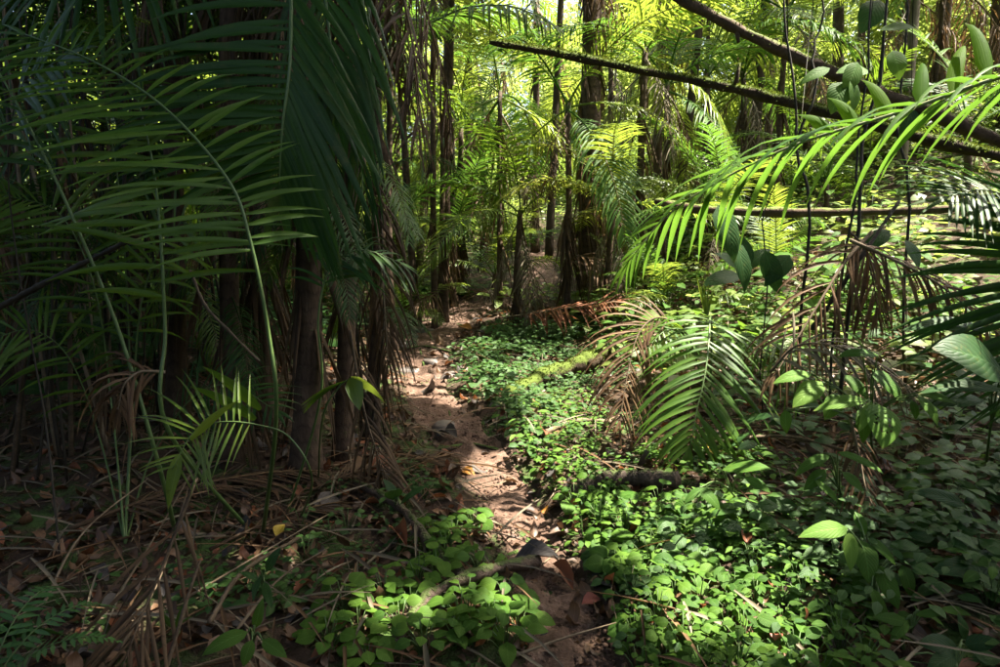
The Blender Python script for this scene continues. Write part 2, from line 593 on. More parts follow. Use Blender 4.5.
M['stone'] = rough_mat('path_stone', [(0.05, 0.042, 0.038), (0.11, 0.09, 0.078), (0.17, 0.14, 0.12)], 14.0, 0.6, 0.6, 0.01, 0.4)
M['trunk'] = rough_mat('palm_trunk', [(0.035, 0.022, 0.015), (0.085, 0.055, 0.036), (0.15, 0.105, 0.07)], 16.0, 0.85, 0.7, 0.01, 0.25, stretch=(1, 1, 0.25), moss=(0.06, 0.09, 0.02), moss_amt=0.22, rings=34.0)
M['bark'] = rough_mat('tree_bark', [(0.022, 0.016, 0.011), (0.06, 0.042, 0.028), (0.12, 0.09, 0.06)], 12.0, 0.9, 0.9, 0.02, 0.2, stretch=(1, 1, 0.2), moss=(0.06, 0.10, 0.02), moss_amt=0.25)
M['bark_pale'] = rough_mat('pale_bark', [(0.08, 0.062, 0.042), (0.16, 0.13, 0.09), (0.26, 0.22, 0.16)], 12.0, 0.9, 0.8, 0.02, 0.2, stretch=(1, 1, 0.2), moss=(0.08, 0.12, 0.02), moss_amt=0.2)
M['log'] = rough_mat('fallen_log', [(0.028, 0.018, 0.011), (0.085, 0.053, 0.031), (0.16, 0.105, 0.066)], 9.0, 0.85, 0.8, 0.015, 0.25, moss=(0.09, 0.12, 0.018), moss_amt=0.2)
M['log_moss'] = rough_mat('mossy_log', [(0.02, 0.014, 0.009), (0.05, 0.034, 0.02), (0.09, 0.06, 0.04)], 9.0, 0.9, 0.9, 0.02, 0.2, moss=(0.07, 0.10, 0.014), moss_amt=0.32)
M['log_wet'] = rough_mat('wet_log', [(0.030, 0.020, 0.015), (0.085, 0.056, 0.040), (0.19, 0.13, 0.095)], 11.0, 0.62, 1.0, 0.02, 0.35, fine=4.0, moss=(0.06, 0.085, 0.015), moss_amt=0.12)
M['stem'] = rough_mat('green_stem', [(0.035, 0.07, 0.018), (0.07, 0.12, 0.03), (0.11, 0.15, 0.04)], 10.0, 0.5, 0.3, 0.004, 0.4)
M['stem_dark'] = rough_mat('dark_stem', [(0.012, 0.010, 0.007), (0.03, 0.024, 0.015), (0.06, 0.05, 0.03)], 14.0, 0.7, 0.6, 0.006, 0.3)
M['rachis_pale'] = rough_mat('pale_rachis', [(0.12, 0.15, 0.06), (0.20, 0.22, 0.10), (0.28, 0.29, 0.16)], 14.0, 0.45, 0.3, 0.004, 0.4)
M['twig'] = rough_mat('dry_twig', [(0.05, 0.034, 0.02), (0.13, 0.092, 0.056), (0.22, 0.17, 0.11)], 14.0, 0.8, 0.5, 0.004, 0.25, island=0.35)

# ------------------------------------------------------------------ ground and path
def axis(lo, hi, n, k):
    t = np.linspace(-1, 1, n)
    s = np.sinh(t * k) / np.sinh(k)
    return np.where(s < 0, -s * lo, s * hi)


gx = axis(-60, 60, 260, 4.0)
gy = 4.0 + axis(-12, 90, 340, 4.2)
X, Y = np.meshgrid(gx, gy)
Z = hz(X, Y)
nx, ny = len(gx), len(gy)
idx = np.arange(nx * ny).reshape(ny, nx)
F = np.stack([idx[:-1, :-1], idx[:-1, 1:], idx[1:, 1:], idx[1:, :-1]], -1).reshape(-1, 4)
GV = np.column_stack([X.ravel(), Y.ravel(), Z.ravel()])
struct('ground', (GV, F, GV[:, :2].copy()), M['soil'])

c = spline(np.column_stack([PC[:, 0], PC[:, 1], PW]), 260)
tan = np.gradient(c[:, :2], axis=0)
tan /= np.linalg.norm(tan, axis=1)[:, None]
sid = np.column_stack([tan[:, 1], -tan[:, 0]])
rows = []
NW = 25
for j in range(NW):
    u = -1 + 2 * j / (NW - 1)
    wob = 0.90 + 0.5 * (vnoise(np.arange(len(c)) * 0.12, np.full(len(c), 3.0 if u > 0 else 9.0), 4) - 0.5)
    xy = c[:, :2] + sid * (c[:, 2] * wob)[:, None] * u
    z = hz(xy[:, 0], xy[:, 1]) + 0.012 - 0.05 * max(0, abs(u) - 0.86) / 0.14
    z = z + (1 - abs(u)) * (0.05 * (vnoise(xy[:, 0] * 9, xy[:, 1] * 9, 8) - 0.5) + 0.03 * (vnoise(xy[:, 0] * 27, xy[:, 1] * 27, 9) - 0.5))
    # little treads where feet have cut steps
    st = (xy[:, 1] * 1.6 + 0.4 * vnoise(xy[:, 0] * 3, xy[:, 1] * 3, 10)) % 1.0
    z = z + 0.025 * (1 - abs(u)) * sstep(0.0, 0.25, st) * (1 - st)
    rows.append(np.column_stack([xy, z]))
PV = np.stack(rows, 1).reshape(-1, 3)
idx = np.arange(len(c) * NW).reshape(len(c), NW)
F = np.stack([idx[:-1, :-1], idx[:-1, 1:], idx[1:, 1:], idx[1:, :-1]], -1).reshape(-1, 4)
struct('path', (PV, F, PV[:, :2].copy()), M['path'])

# ------------------------------------------------------------------ spots kept sunny: gaps are cut for them in the roof of leaves
random.seed(200); rng = np.random.default_rng(200)
LIT = []


def lit(p, r):
    LIT.append((np.asarray(p, float), r))


lit(G(502, 480), 0.38); lit(G(522, 510), 0.32); lit(G(488, 462), 0.26); lit(G(560, 430), 0.35); lit(G(600, 425), 0.35)
lit(G(590, 480), 0.32); lit(G(632, 545), 0.30); lit(G(700, 600), 0.28); lit(G(725, 650), 0.34); lit(G(655, 630), 0.26)
lit(G(775, 570), 0.24); lit(G(700, 515), 0.22); lit(G(735, 480), 0.16)
lit(G(385, 628) + [0, 0, .15], 0.2); lit(G(485, 612) + [0, 0, .12], 0.25); lit(G(455, 540), 0.2)
lit(P(900, 112, 3.1), 0.36); lit(P(800, 150, 3.35), 0.36); lit(P(700, 200, 3.7), 0.36); lit(P(970, 60, 2.9), 0.36); lit(P(640, 250, 4.0), .3)
lit(P(705, 335, 4.4), 0.30); lit(P(660, 345, 4.5), 0.25); lit(P(700, 400, 4.2), 0.12)
lit(P(910, 405, 3.0), 0.22); lit(P(825, 390, 3.0), 0.24); lit(P(862, 340, 3.1), 0.2); lit(P(868, 410, 3.0), 0.24)
lit(P(840, 540, 2.7), 0.22); lit(P(790, 300, 4.2), 0.22); lit(P(860, 280, 4.2), 0.18); lit(P(855, 465, 2.9), .18)
lit(P(200, 430, 2.6), 0.21); lit(P(365, 388, 3.15), 0.21); lit(P(282, 562, 2.7), 0.05)

lit(G(440, 400), 0.10); lit(G(420, 350), 0.25); lit(G(545, 378), 0.3); lit(G(520, 360), 0.25); lit(G(470, 330), 0.5)
lit(P(750, 35, 5.0), 0.5); lit(P(700, 90, 5.6), 0.5); lit(P(620, 60, 6), 0.5); lit(P(900, 270, 3.4), .1)
LITP = np.array([p for p, r in LIT]); LITR = np.array([r for p, r in LIT])


SUNNY = [(P(480, 230, 12), .9), (P(535, 200, 10.5), .9), (P(600, 170, 9), .8), (P(500, 110, 13), 1.0), (P(690, 150, 10.5), .9), (P(800, 235, 8.5), 1.0), (P(900, 235, 8.5), 1.0), (P(700, 250, 8.5), .9),
         (P(440, 270, 10), .6), (P(560, 260, 9.5), .7), (P(700, 85, 5.8), .5), (P(780, 50, 5.0), .5), (P(620, 66, 6.1), .5), (P(760, 120, 12), 1.0), (P(860, 150, 12), 1.0), (P(560, 60, 14), 1.0), (P(430, 150, 10), .6)]


def in_gap(c, r):
    """True where foliage of radius r around c would close one of the sunny gaps of the clearing"""
    for p, q in SUNNY:
        v = np.asarray(c, float) - p
        t = v @ SUN
        if t > q and np.linalg.norm(v - t * SUN) < q + r:
            return True
    return False


def shaded(C, slack=1.0):
    """True for canopy points that do not stand between the sun and one of the sunny spots"""
    C = np.asarray(C, float)
    v = C[:, None, :] - LITP[None]
    t = v @ SUN
    perp = np.linalg.norm(v - t[..., None] * SUN, axis=2)
    wob = 0.75 + 0.5 * vnoise(C[:, 0] * 3.1, C[:, 1] * 3.1, 21)[:, None]
    ok = ~((perp < LITR[None] * slack * wob + 0.10) & (t > 0)).any(1)
    # no roof over the clearing behind: sun reaches everything past the path bend
    q = C - SUN * ((C[:, 2] - 1.5) / SUN[2])[:, None]
    edge = 5.7 + 1.0 * (vnoise(q[:, 0] * .9, q[:, 1] * .9, 22) - .5) + np.clip(-1.0 - q[:, 0], 0, 3) * 0.8 - np.clip(q[:, 0] - 1.2, 0, 2) * 0.55
    return ok & (q[:, 1] < edge)

# ------------------------------------------------------------------ plant builders
random.seed(201); rng = np.random.default_rng(201)
def prof_palm(s):
    return max(0.22, math.sin(math.pi * (0.18 + 0.74 * s)) ** 0.8)


def near_frond(parent, ctrl, n, Lmax, W, up, mat, rmat=None, s0=0.2, sweep=0.6, droop=0.4, r0=0.009, name='frond', lift=0.0,
               prof=prof_palm, segs=6, fold=0.35, jit=0.10, sides=(-1, 1), label=None, skip=0.0, tip=True, r1=None, leafname='leaflet', sidescale=(1, 1), sweep2=None):
    """a frond as a part: its rachis, with every leaflet a child of its own"""
    pts = spline(ctrl, 44)
    rad = np.linspace(r0, r1 or r0 * 0.25, len(pts))
    fr = build(name, tube(pts, rad, 6), M[rmat or 'stem'], parent, origin=pts[0])
    if label:
        fr['label'] = label
    T = np.gradient(pts, axis=0)
    up = np.asarray(up, float)
    for k, sg in enumerate(sides):
        for i in range(n):
            if random.random() < skip:
                continue
            s = s0 + (1 - s0) * (i + 0.5 + random.uniform(-.25, .25) + 0.25 * sg) / n
            s = min(max(s, 0), 0.995)
            q = s * (len(pts) - 1)
            a = int(q)
            b = min(a + 1, len(pts) - 1)
            p = pts[a] + (pts[b] - pts[a]) * (q - a)
            t = nrm(T[a])
            side = nrm(cross(t, up))
            u2 = cross(side, t)
            e = (s - s0) / (1 - s0)
            d = t * ((sweep2 if sweep2 is not None and k else sweep) + 0.5 * e * e) + side * sg + u2 * lift + rng.normal(0, jit, 3)
            L = Lmax * prof(e) * random.uniform(0.9, 1.08) * sidescale[k]
            w = W * (0.65 + 0.35 * prof(e)) * random.uniform(0.85, 1.1)
            build(leafname, leaflet(p, d, t * 1.0, L, w, droop * random.uniform(0.75, 1.25), segs, fold, twist=random.uniform(-.35, .35)),
                  M[mat], fr, origin=p)
    if tip:
        p, t = pts[-1], nrm(T[-1])
        side = nrm(cross(t, up))
        for sg in (-1, 1):
            build(leafname, leaflet(p, t + side * sg * 0.25, side, Lmax * 0.35, W, droop, segs, fold), M[mat], fr, origin=p)
    return fr


def frond_piece(L, e0, e1, n, ll, w, droop, sweep=0.55, segs=4, s0=0.16, r0=0.016, skip=0.0, seed=0, jit=0.1, fold=0.35, lift=0.15, grow=None):
    """a whole frond as one mesh, base at the origin, growing towards +Y"""
    st = random.getstate(); random.seed(seed)
    r = np.random.default_rng(seed)
    m = 26
    pts = [np.zeros(3)]
    roll = random.uniform(-.15, .15)
    for i in range(m):
        s = i / m
        e = e0 + (e1 - e0) * s ** 1.15
        pts.append(pts[-1] + np.array([roll * s * 0.7, math.cos(e), math.sin(e)]) * L / m)
    pts = np.array(pts)
    T = np.gradient(pts, axis=0)
    pieces = [tube(pts, np.linspace(r0, r0 * 0.2, len(pts)), 5 if False else 6)]
    for sg in (-1, 1):
        for i in range(n):
            if random.random() < skip:
                continue
            s = min(0.995, s0 + (1 - s0) * (i + 0.5 + random.uniform(-.3, .3)) / n)
            q = s * m
            a = int(q)
            p = pts[a] + (pts[min(a + 1, m)] - pts[a]) * (q - a)
            t = nrm(T[a])
            side = np.array([1.0, 0, 0])
            u2 = cross(side, t)
            e = (s - s0) / (1 - s0)
            d = t * (sweep + 0.5 * e * e) + side * sg + u2 * lift + r.normal(0, jit, 3)
            pieces.append(leaflet(p, d, t, ll * prof_palm(e) * random.uniform(.88, 1.1), w * random.uniform(.8, 1.1), droop * random.uniform(.7, 1.3), segs, fold,
                                  twist=random.uniform(-.5, .5)))
    random.setstate(st)
    return join(pieces)


FR = {}
for tagname, kw in {
    'up': dict(e0=R(78), e1=R(25), droop=0.35),
    'high': dict(e0=R(62), e1=R(-15), droop=0.5),
    'mid': dict(e0=R(42), e1=R(-45), droop=0.7),
    'low': dict(e0=R(15), e1=R(-65), droop=0.9),
    'hang': dict(e0=R(-25), e1=R(-86), droop=1.0),
}.items():
    FR[tagname] = [make_mesh('frond', frond_piece(2.4, n=38, ll=0.60, w=0.034, seed=11 * v + len(tagname), **kw), M['palm']) for v in range(3)]
FR['dead'] = [make_mesh('dead_frond', frond_piece(1.9, R(-35 - 12 * v), R(-89), 34, 0.6, 0.024, 1.6, skip=0.25, seed=50 + v, jit=0.3, fold=0.8, lift=-0.3, sweep=0.9), M['dry']) for v in range(3)]
FR['flat'] = [make_mesh('fallen_frond', frond_piece(1.7, R(14), R(-16), 34, 0.5, 0.022, 0.25, skip=0.15, seed=70 + v, jit=0.16, fold=0.7, lift=-0.05, sweep=0.8), M['dry']) for v in range(3)]
ORDER = [('up', 66), ('high', 45), ('mid', 22), ('low', -5), ('hang', -90)]


def rotz(a):
    c_, s_ = math.cos(a), math.sin(a)
    return np.array([[c_, -s_, 0], [s_, c_, 0], [0, 0, 1.0]])


def set_mat(o, mat):
    o.material_slots[0].link = 'OBJECT'
    o.material_slots[0].material = M[mat]


def m4(rot, s, pos):
    m = np.eye(4); m[:3, :3] = rot * s; m[:3, 3] = pos
    return m


def put_frond(par, kind, pos, az, scale, mat, name='frond', v=None, tilt=0.0):
    me = random.choice(FR[kind]) if v is None else FR[kind][v]
    hd = np.array([-math.sin(az), math.cos(az), 0]) * scale
    rise = {'up': 1.3, 'high': .9, 'mid': .3, 'low': -.3, 'hang': -.9, 'dead': -.9}.get(kind, 0)
    if pos[1] > 6.8 and par is not None and random.random() < .55 and (in_gap(np.asarray(pos) + hd * 1.0 + [0, 0, rise * scale * .7], .25 * scale) or in_gap(np.asarray(pos) + hd * 1.8 + [0, 0, rise * scale * .6], .2 * scale)):
        return None
    rot = rotz(az) @ np.array([[math.cos(tilt), 0, math.sin(tilt)], [0, 1, 0], [-math.sin(tilt), 0, math.cos(tilt)]])
    o = place(name, me, m4(rot, scale, pos), par)
    set_mat(o, mat)
    return o


def palm(label, base, height, r, nf, fs, mats, lean=(0, 0), dead=3, stems=1, spread=0.25, group='palms standing in the sunlit forest', strips=0, kinds=('up', 'high', 'mid', 'low'), az0=None, cat='palm tree', name='palm_tree'):
    """palm: ringed stem(s), crown of arching fronds, dead fronds hanging under it"""
    base = np.asarray(base, float)
    t = thing(name, label, cat, base, group)
    for k in range(stems):
        a = random.uniform(0, 6.28)
        off = np.array([math.cos(a), math.sin(a), 0]) * (spread * random.uniform(.4, 1) if stems > 1 else 0)
        hgt = height * random.uniform(0.8, 1.05) if stems > 1 else height
        foot = on_ground(base[0] + off[0], base[1] + off[1], -0.1)
        top = base + off * 2.2 + np.array([lean[0], lean[1], hgt])
        pts = spline([foot, foot * 0.6 + top * 0.4 + np.array([random.uniform(-.06, .06), random.uniform(-.06, .06), 0]), top], 16)
        rr = r * random.uniform(0.85, 1.1) * np.concatenate([[1.5, 1.2], np.linspace(1.05, 0.75, 14)])
        build('trunk', tube(pts, rr, 10, 0.06, k), M['trunk'], t)
        az = random.uniform(0, 6.28) if az0 is None else az0
        n = nf if stems == 1 else max(4, nf // stems + 1)
        for i in range(n):
            kd = kinds[min(len(kinds) - 1, int(i / n * len(kinds)))]
            put_frond(t, kd, top + np.array([0, 0, -0.015 * i]), az + i * 2.4 + random.uniform(-.2, .2), fs * random.uniform(.85, 1.12), random.choice(mats), tilt=random.uniform(-.25, .25))
        for i in range(dead):
            put_frond(t, 'dead', top + np.array([0, 0, -0.12 - 0.1 * i]), az + i * 2.1 + 1, fs * random.uniform(.7, 1.0), random.choice(['dry', 'dry_grey', 'dry']), name='dead_frond')
        # dry strips hanging off old leaf bases along the stem
        for i in range(strips):
            q = random.uniform(0.25, 0.95)
            p = pts[int(q * 15)]
            a = random.uniform(0, 6.28)
            o = np.array([math.cos(a), math.sin(a), 0])
            me = random.choice(STRIPS)
            pl = place('dry_strip', me, m4(rotz(a), random.uniform(.6, 1.3), p + o * r * 0.9), t)
    return t


STRIPS = []
for v in range(6):
    ps = []
    for k in range(5):
        ps.append(leaflet((random.uniform(-.03, .03), 0, random.uniform(-.05, .05)), (random.uniform(-.3, .3), 0.35, -1.0), (1, 0.2, 0), random.uniform(.35, 1.0), random.uniform(.012, .045), 0.8, 6, 0.9, twist=random.uniform(-3, 3)))
    STRIPS.append(make_mesh('dry_strip', join(ps), M['dry_old']))

# leaf protos
HERB = [blade(1, 0.80, 0.45, 0.18, 0.42, 5, 0.03, s) for s in range(3)] + [blade(1, 0.68, 0.6, 0.25, 0.4, 5, 0.03, s) for s in range(3, 5)]
ROUND = [blade(1, 0.95, 0.5, 0.12, 0.45, 5, 0.06, s) for s in range(20, 23)]
SHRUB = [blade(1, 0.46, 0.5, 0.25, 0.42, 7, 0.03, s) for s in range(5, 8)] + [blade(1, 0.60, 0.45, 0.2, 0.36, 7, 0.03, 9)]
DEADL = [blade(1, 0.5, d, f, 0.45, 5, 0.12, s) for s, (d, f) in enumerate([(0.9, 0.8), (-0.7, -0.7), (0.3, 1.1), (1.4, 0.3), (-1.2, 0.5)])]
LOWB = []
for s in range(3):
    v, f, u = blade(1, 0.58, 0.4, 0.3, 0.42, 3, 0.0, s)
    keep = np.array([i for i in range(len(v)) if i % 5 in (0, 2, 4)])
    q = []
    for i in range(3):
        b = 3 * i
        q += [(b, b + 1, b + 4, b + 3), (b + 1, b + 2, b + 5, b + 4)]
    LOWB.append((v[keep], np.array(q), u[keep]))
LOWP = [(v * [.62, 1, 1], f, u) for v, f, u in LOWB]
TINY = (np.array([(0, 0, 0), (0.26, 0.45, 0.07), (0, 1, -0.12), (-0.26, 0.45, 0.07)], float), np.array([(0, 1, 2, 3)]), np.array([(0.5, 0), (1, .5), (0.5, 1), (0, .5)], float))
ME = {k: [make_mesh('leaf', p, M[mt]) for p in pr] for k, pr, mt in (('herb', HERB, 'herb'), ('herb_dark', HERB, 'herb_dark'), ('shrub', SHRUB, 'shrub'), ('shrub_dark', SHRUB, 'shrub_dark'), ('shrub_lime', SHRUB, 'shrub_lime'), ('herb_round', ROUND, 'herb'))}


def herb_layout(n, size, leaf):
    """leaf matrices of one low herb around the origin, and the stalk ends"""
    out = []
    az = random.uniform(0, 6.28)
    for i in range(n):
        f = (i + 0.5) / n
        rr = size * math.sqrt(f) * random.uniform(.75, 1.05)
        az += 2.4 + random.uniform(-.3, .3)
        zz = size * (1.0 - 0.55 * f) * random.uniform(.8, 1.1)
        o = np.array([math.cos(az), math.sin(az), 0])
        p = o * rr * 0.6 + np.array([0, 0, zz])
        d = o + np.array([0, 0, random.uniform(-.35, .3)])
        n_ = np.array([0, -0.30, 1.0]) + rng.normal(0, .25, 3)
        out.append(frame(d, n_, leaf * random.uniform(.65, 1.15) * (0.75 + 0.4 * f), p))
    return out


def stalks(mats, base, rad=0.0022):
    ps = []
    for m in mats:
        e = m[:3, 3]
        ps.append(tube(np.array([base, base + (e - base) * 0.55 + np.array([0, 0, 0.15 * (e[2] - base[2])]), e]), np.array([rad * 1.4, rad, rad * .8]), 4))
    return join(ps)


def herb(label, pos, n, size, leaf, kind='herb', group=None, name='leafy_herb', cat='herb'):
    pos = np.asarray(pos, float)
    t = thing(name, label, cat, pos, group)
    mats = herb_layout(n, size, leaf)
    W = []
    for m in mats:
        w = m.copy(); w[:3, 3] += pos
        W.append(w)
    build('stem', stalks(W, pos - np.array([0, 0, .02])), M['stem'], t)
    for w in W:
        place('leaf', random.choice(ME[kind]), w, t)
    return t


def chewed_blade():
    W, segs, cols = 0.62, 22, 16
    V, F_, U = [], [], []
    y = z = 0.0; ang = .12
    for i in range(segs + 1):
        s_ = i / segs
        w = W * max(.012, math.sin(math.pi * min(.999, s_) ** .68) ** .82)
        for j in range(cols + 1):
            u = -1 + 2 * j / cols
            V.append((u * w / 2, y, z + abs(u) * .1 * w - .1 * abs(u) ** 3 * w)); U.append((.5 + u / 2, s_))
        ang -= .5 * 1.6 / segs * (.4 + s_)
        y += math.cos(ang) / segs; z += math.sin(ang) / segs
    holes = [(.66, .42, .055, .05), (.74, .52, .05, .03), (.34, .5, .06, .035), (.60, .62, .045, .05), (.38, .36, .05, .03), (.28, .62, .03, .03), (.70, .33, .03, .025), (.42, .66, .035, .025)]
    for i in range(segs):
        for j in range(cols):
            u, v = (j + .5) / cols, (i + .5) / segs
            if any(((u - a) / p) ** 2 + ((v - b_) / q) ** 2 < 1 + .5 * math.sin(i * 7 + j * 3) for a, b_, p, q in holes):
                continue
            k = i * (cols + 1) + j
            F_.append((k, k + 1, k + cols + 2, k + cols + 1))
    return np.array(V), np.array(F_), np.array(U, float)


CHEWED = make_mesh('leaf', chewed_blade(), M['shrub_lime'])


def broad_plant(label, base, leaves, kind='shrub', group=None, name='broadleaf_plant', cat='plant', stem_r=0.005, crown=None, limes=(), chewed=None):
    """upright plant whose leaves are given by photograph pixels of leaf base and tip with their depth: (bx, by, tx, ty, d0, d1, width factor)"""
    base = np.asarray(base, float)
    t = thing(name, label, cat, base, group)
    top = np.mean([P(l[0], l[1], l[4]) for l in leaves], 0) if crown is None else crown
    node = base + (top - base) * 0.7
    ps = [tube(spline([base - [0, 0, .03], (base + node) / 2 + rng.normal(0, .015, 3), node], 8), np.linspace(stem_r * 1.5, stem_r, 8), 6)]
    for i, (bx, by, tx, ty, d0, d1, wf) in enumerate(leaves):
        a, b = P(bx, by, d0), P(tx, ty, d1)
        ps.append(tube(spline([node - (node - base) * random.uniform(0, .3), (node + a) / 2 + np.array([0, 0, 0.03]), a], 7), np.linspace(stem_r, stem_r * .5, 7), 5))
    build('stem', join(ps), M['stem'], t)
    for i, (bx, by, tx, ty, d0, d1, wf) in enumerate(leaves):
        a, b = P(bx, by, d0), P(tx, ty, d1)
        L = np.linalg.norm(b - a)
        n_ = np.array([0, -0.55, 0.85]) + rng.normal(0, .2, 3)
        fm = frame(b - a, n_, L * 1.04, a)
        fm[:3, 0] *= wf
        k = 'shrub_lime' if i in limes else kind
        place('leaf', CHEWED if i == chewed else random.choice(ME[k]), fm, t)
    return t


# ------------------------------------------------------------------ unseen trees placed above the frame to shade it, gaps cut for sun
random.seed(202); rng = np.random.default_rng(202)
def unseen_shade_tree(label, base, crowns, nleaf, trunk_r=0.2, mat='bark'):
    base = np.asarray(base, float)
    t = thing('unseen_shade_tree', label, 'tree', base, 'unseen trees placed to shade the path, crowns cut open for sun')
    cs = np.array([c_[:3] for c_ in crowns])
    top = np.array([base[0], base[1], cs[:, 2].min() - 1.2])
    ps = [tube(spline([base - [0, 0, .3], (base + top) / 2 + rng.normal(0, .12, 3), top], 14), np.linspace(trunk_r * 1.25, trunk_r * .7, 14), 12, 0.05)]
    for c_ in cs:
        ps.append(tube(spline([top - [0, 0, .3], (top + c_) / 2 + np.array([0, 0, .4]), c_], 9), np.linspace(trunk_r * .5, .03, 9), 6))
    build('trunk', join(ps), M[mat], t)
    mats = []
    tot = sum(c_[3] * c_[4] for c_ in crowns)
    for (cx, cy_, cz, ra, rb, rzz) in crowns:
        k = int(nleaf * ra * rb / tot)
        q = rng.normal(0, 1, (k, 3)); q /= np.linalg.norm(q, axis=1)[:, None]
        q *= rng.random(k)[:, None] ** 0.4
        C = q * [ra, rb, rzz] + [cx, cy_, cz]
        ok = shaded(C) & (C[:, 2] > 2.2 + 0.47 * np.maximum(C[:, 1], 0) - 0.0)
        for p in C[ok]:
            a = random.uniform(0, 6.28)
            mats.append(frame((math.cos(a), math.sin(a), random.uniform(-.5, .2)), (random.gauss(0, .35), random.gauss(0, .35), 1), random.uniform(.26, .44), p))
    build('crown', batch(TINY, mats), M['canopy'], t)
    return t


unseen_shade_tree('unseen tall shade tree rooted beyond the palm thicket, its crown roofing the dark undergrowth', on_ground(-6.5, 4.0), [(-4.5, 4.5, 9.0, 3.4, 3.2, 1.5), (-2.2, 6.0, 9.8, 2.8, 2.6, 1.4), (-5.5, 7.0, 10.5, 2.8, 2.4, 1.4)], 15000)
unseen_shade_tree('unseen tall shade tree behind the viewer, crown spreading over the trail start', on_ground(-1.8, -3.4), [(-2.5, -1, 8.0, 3.6, 3.2, 1.4), (1.0, 0.5, 8.5, 3.4, 3.2, 1.4), (0.5, 3.5, 9.3, 3.4, 3.0, 1.3)], 16000)
unseen_shade_tree('unseen tall shade tree on the bank beside the big arching frond, crown overhead', on_ground(7.4, 3.6), [(6.2, 4.6, 9.6, 3.2, 3.0, 1.4), (3.2, 4.6, 9.8, 3.2, 3.0, 1.4), (6.0, 1.5, 8.8, 3.2, 3.0, 1.4), (9.0, 3.8, 10.4, 3.0, 2.8, 1.4)], 20000)
unseen_shade_tree('unseen tall shade tree far up the bank at the right, crown over the trail', on_ground(11.5, 6.0), [(8.6, 6.2, 10.6, 3.0, 2.0, 1.4), (4.6, 6.6, 10.6, 3.0, 2.0, 1.4), (1.6, 6.8, 10.3, 2.6, 2.0, 1.3)], 13000)
unseen_shade_tree('unseen tall shade tree over the right shoulder of the viewer, crown overhead', on_ground(4.6, -2.6), [(4.4, -1.0, 8.4, 3.2, 3.2, 1.4), (7.4, -0.5, 9.0, 3.0, 3.0, 1.4)], 9000)

# ------------------------------------------------------------------ the big dark palm clump on the left
random.seed(203); rng = np.random.default_rng(203)
def clump_palm():
    b = G(285, 492)
    t = thing('clump_palm', 'big dark clumping palm beside the path, several brown trunks in a skirt of dry strips', 'palm tree', b)
    tr = [(232, 470, 230, -30, 4.3, 0.062), (305, 470, 300, -40, 4.2, 0.085), (342, 455, 352, -40, 4.5, 0.06), (180, 470, 170, -40, 4.8, 0.07), (265, 455, 262, -40, 4.9, 0.06), (372, 440, 366, -30, 4.9, 0.045)]
    tops = []
    for i, (x0, y0, x1, y1, d, r) in enumerate(tr):
        g = P(x0, y0, d); g = on_ground(g[0], g[1], -0.1)
        top = P(x1, y1 - 120, d)
        pts = spline([g, g * .5 + top * .5 + rng.normal(0, .03, 3), top], 18)
        build('trunk', tube(pts, np.concatenate([[r * 1.5, r * 1.2], np.linspace(r, r * .85, 16)]), 12, 0.05, i), M['trunk'], t)
        tops.append(top)
        for k in range(5):
            p = pts[random.randint(5, 15)]
            put_frond(t, 'hang', p, random.uniform(2.2, 4.2), random.uniform(.28, .42), random.choice(['palm_dark', 'palm']))
        for k in range(13):
            q = random.uniform(0.12, 0.95) ** 0.8
            p = pts[int(q * 17)]
            a = random.uniform(3.0, 6.4)
            o = np.array([math.cos(a), math.sin(a), 0])
            place('dry_strip', random.choice(STRIPS), m4(rotz(a - math.pi / 2), random.uniform(.6, 1.35), p + o * r), t)
    # crown above the frame
    for i, top in enumerate(tops):
        for k in range(11):
            az = (k * 2.4 + i * 1.1) % 6.283
            if -math.sin(az) > 0.15 and k % 5:
                continue
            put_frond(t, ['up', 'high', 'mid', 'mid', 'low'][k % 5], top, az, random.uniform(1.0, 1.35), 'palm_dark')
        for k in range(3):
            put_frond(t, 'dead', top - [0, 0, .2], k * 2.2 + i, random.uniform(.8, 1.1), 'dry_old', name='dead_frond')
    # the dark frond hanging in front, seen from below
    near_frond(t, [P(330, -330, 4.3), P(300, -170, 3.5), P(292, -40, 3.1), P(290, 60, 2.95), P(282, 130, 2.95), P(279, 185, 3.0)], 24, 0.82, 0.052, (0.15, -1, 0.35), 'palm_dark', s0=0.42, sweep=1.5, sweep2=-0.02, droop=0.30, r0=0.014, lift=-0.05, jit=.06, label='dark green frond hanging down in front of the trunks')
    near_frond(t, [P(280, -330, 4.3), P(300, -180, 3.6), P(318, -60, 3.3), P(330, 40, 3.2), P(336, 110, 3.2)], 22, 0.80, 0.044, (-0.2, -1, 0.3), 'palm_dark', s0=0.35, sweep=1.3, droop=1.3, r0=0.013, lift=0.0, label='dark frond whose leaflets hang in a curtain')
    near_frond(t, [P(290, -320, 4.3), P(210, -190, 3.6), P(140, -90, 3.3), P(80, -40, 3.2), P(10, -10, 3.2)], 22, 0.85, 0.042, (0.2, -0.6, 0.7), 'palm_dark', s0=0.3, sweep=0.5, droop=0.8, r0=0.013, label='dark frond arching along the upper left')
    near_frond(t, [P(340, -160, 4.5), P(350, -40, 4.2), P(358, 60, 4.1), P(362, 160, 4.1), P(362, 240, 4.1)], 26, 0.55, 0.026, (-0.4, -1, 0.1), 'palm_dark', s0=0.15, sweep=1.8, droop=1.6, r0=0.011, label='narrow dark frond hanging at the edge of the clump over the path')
    return t


clump_palm()


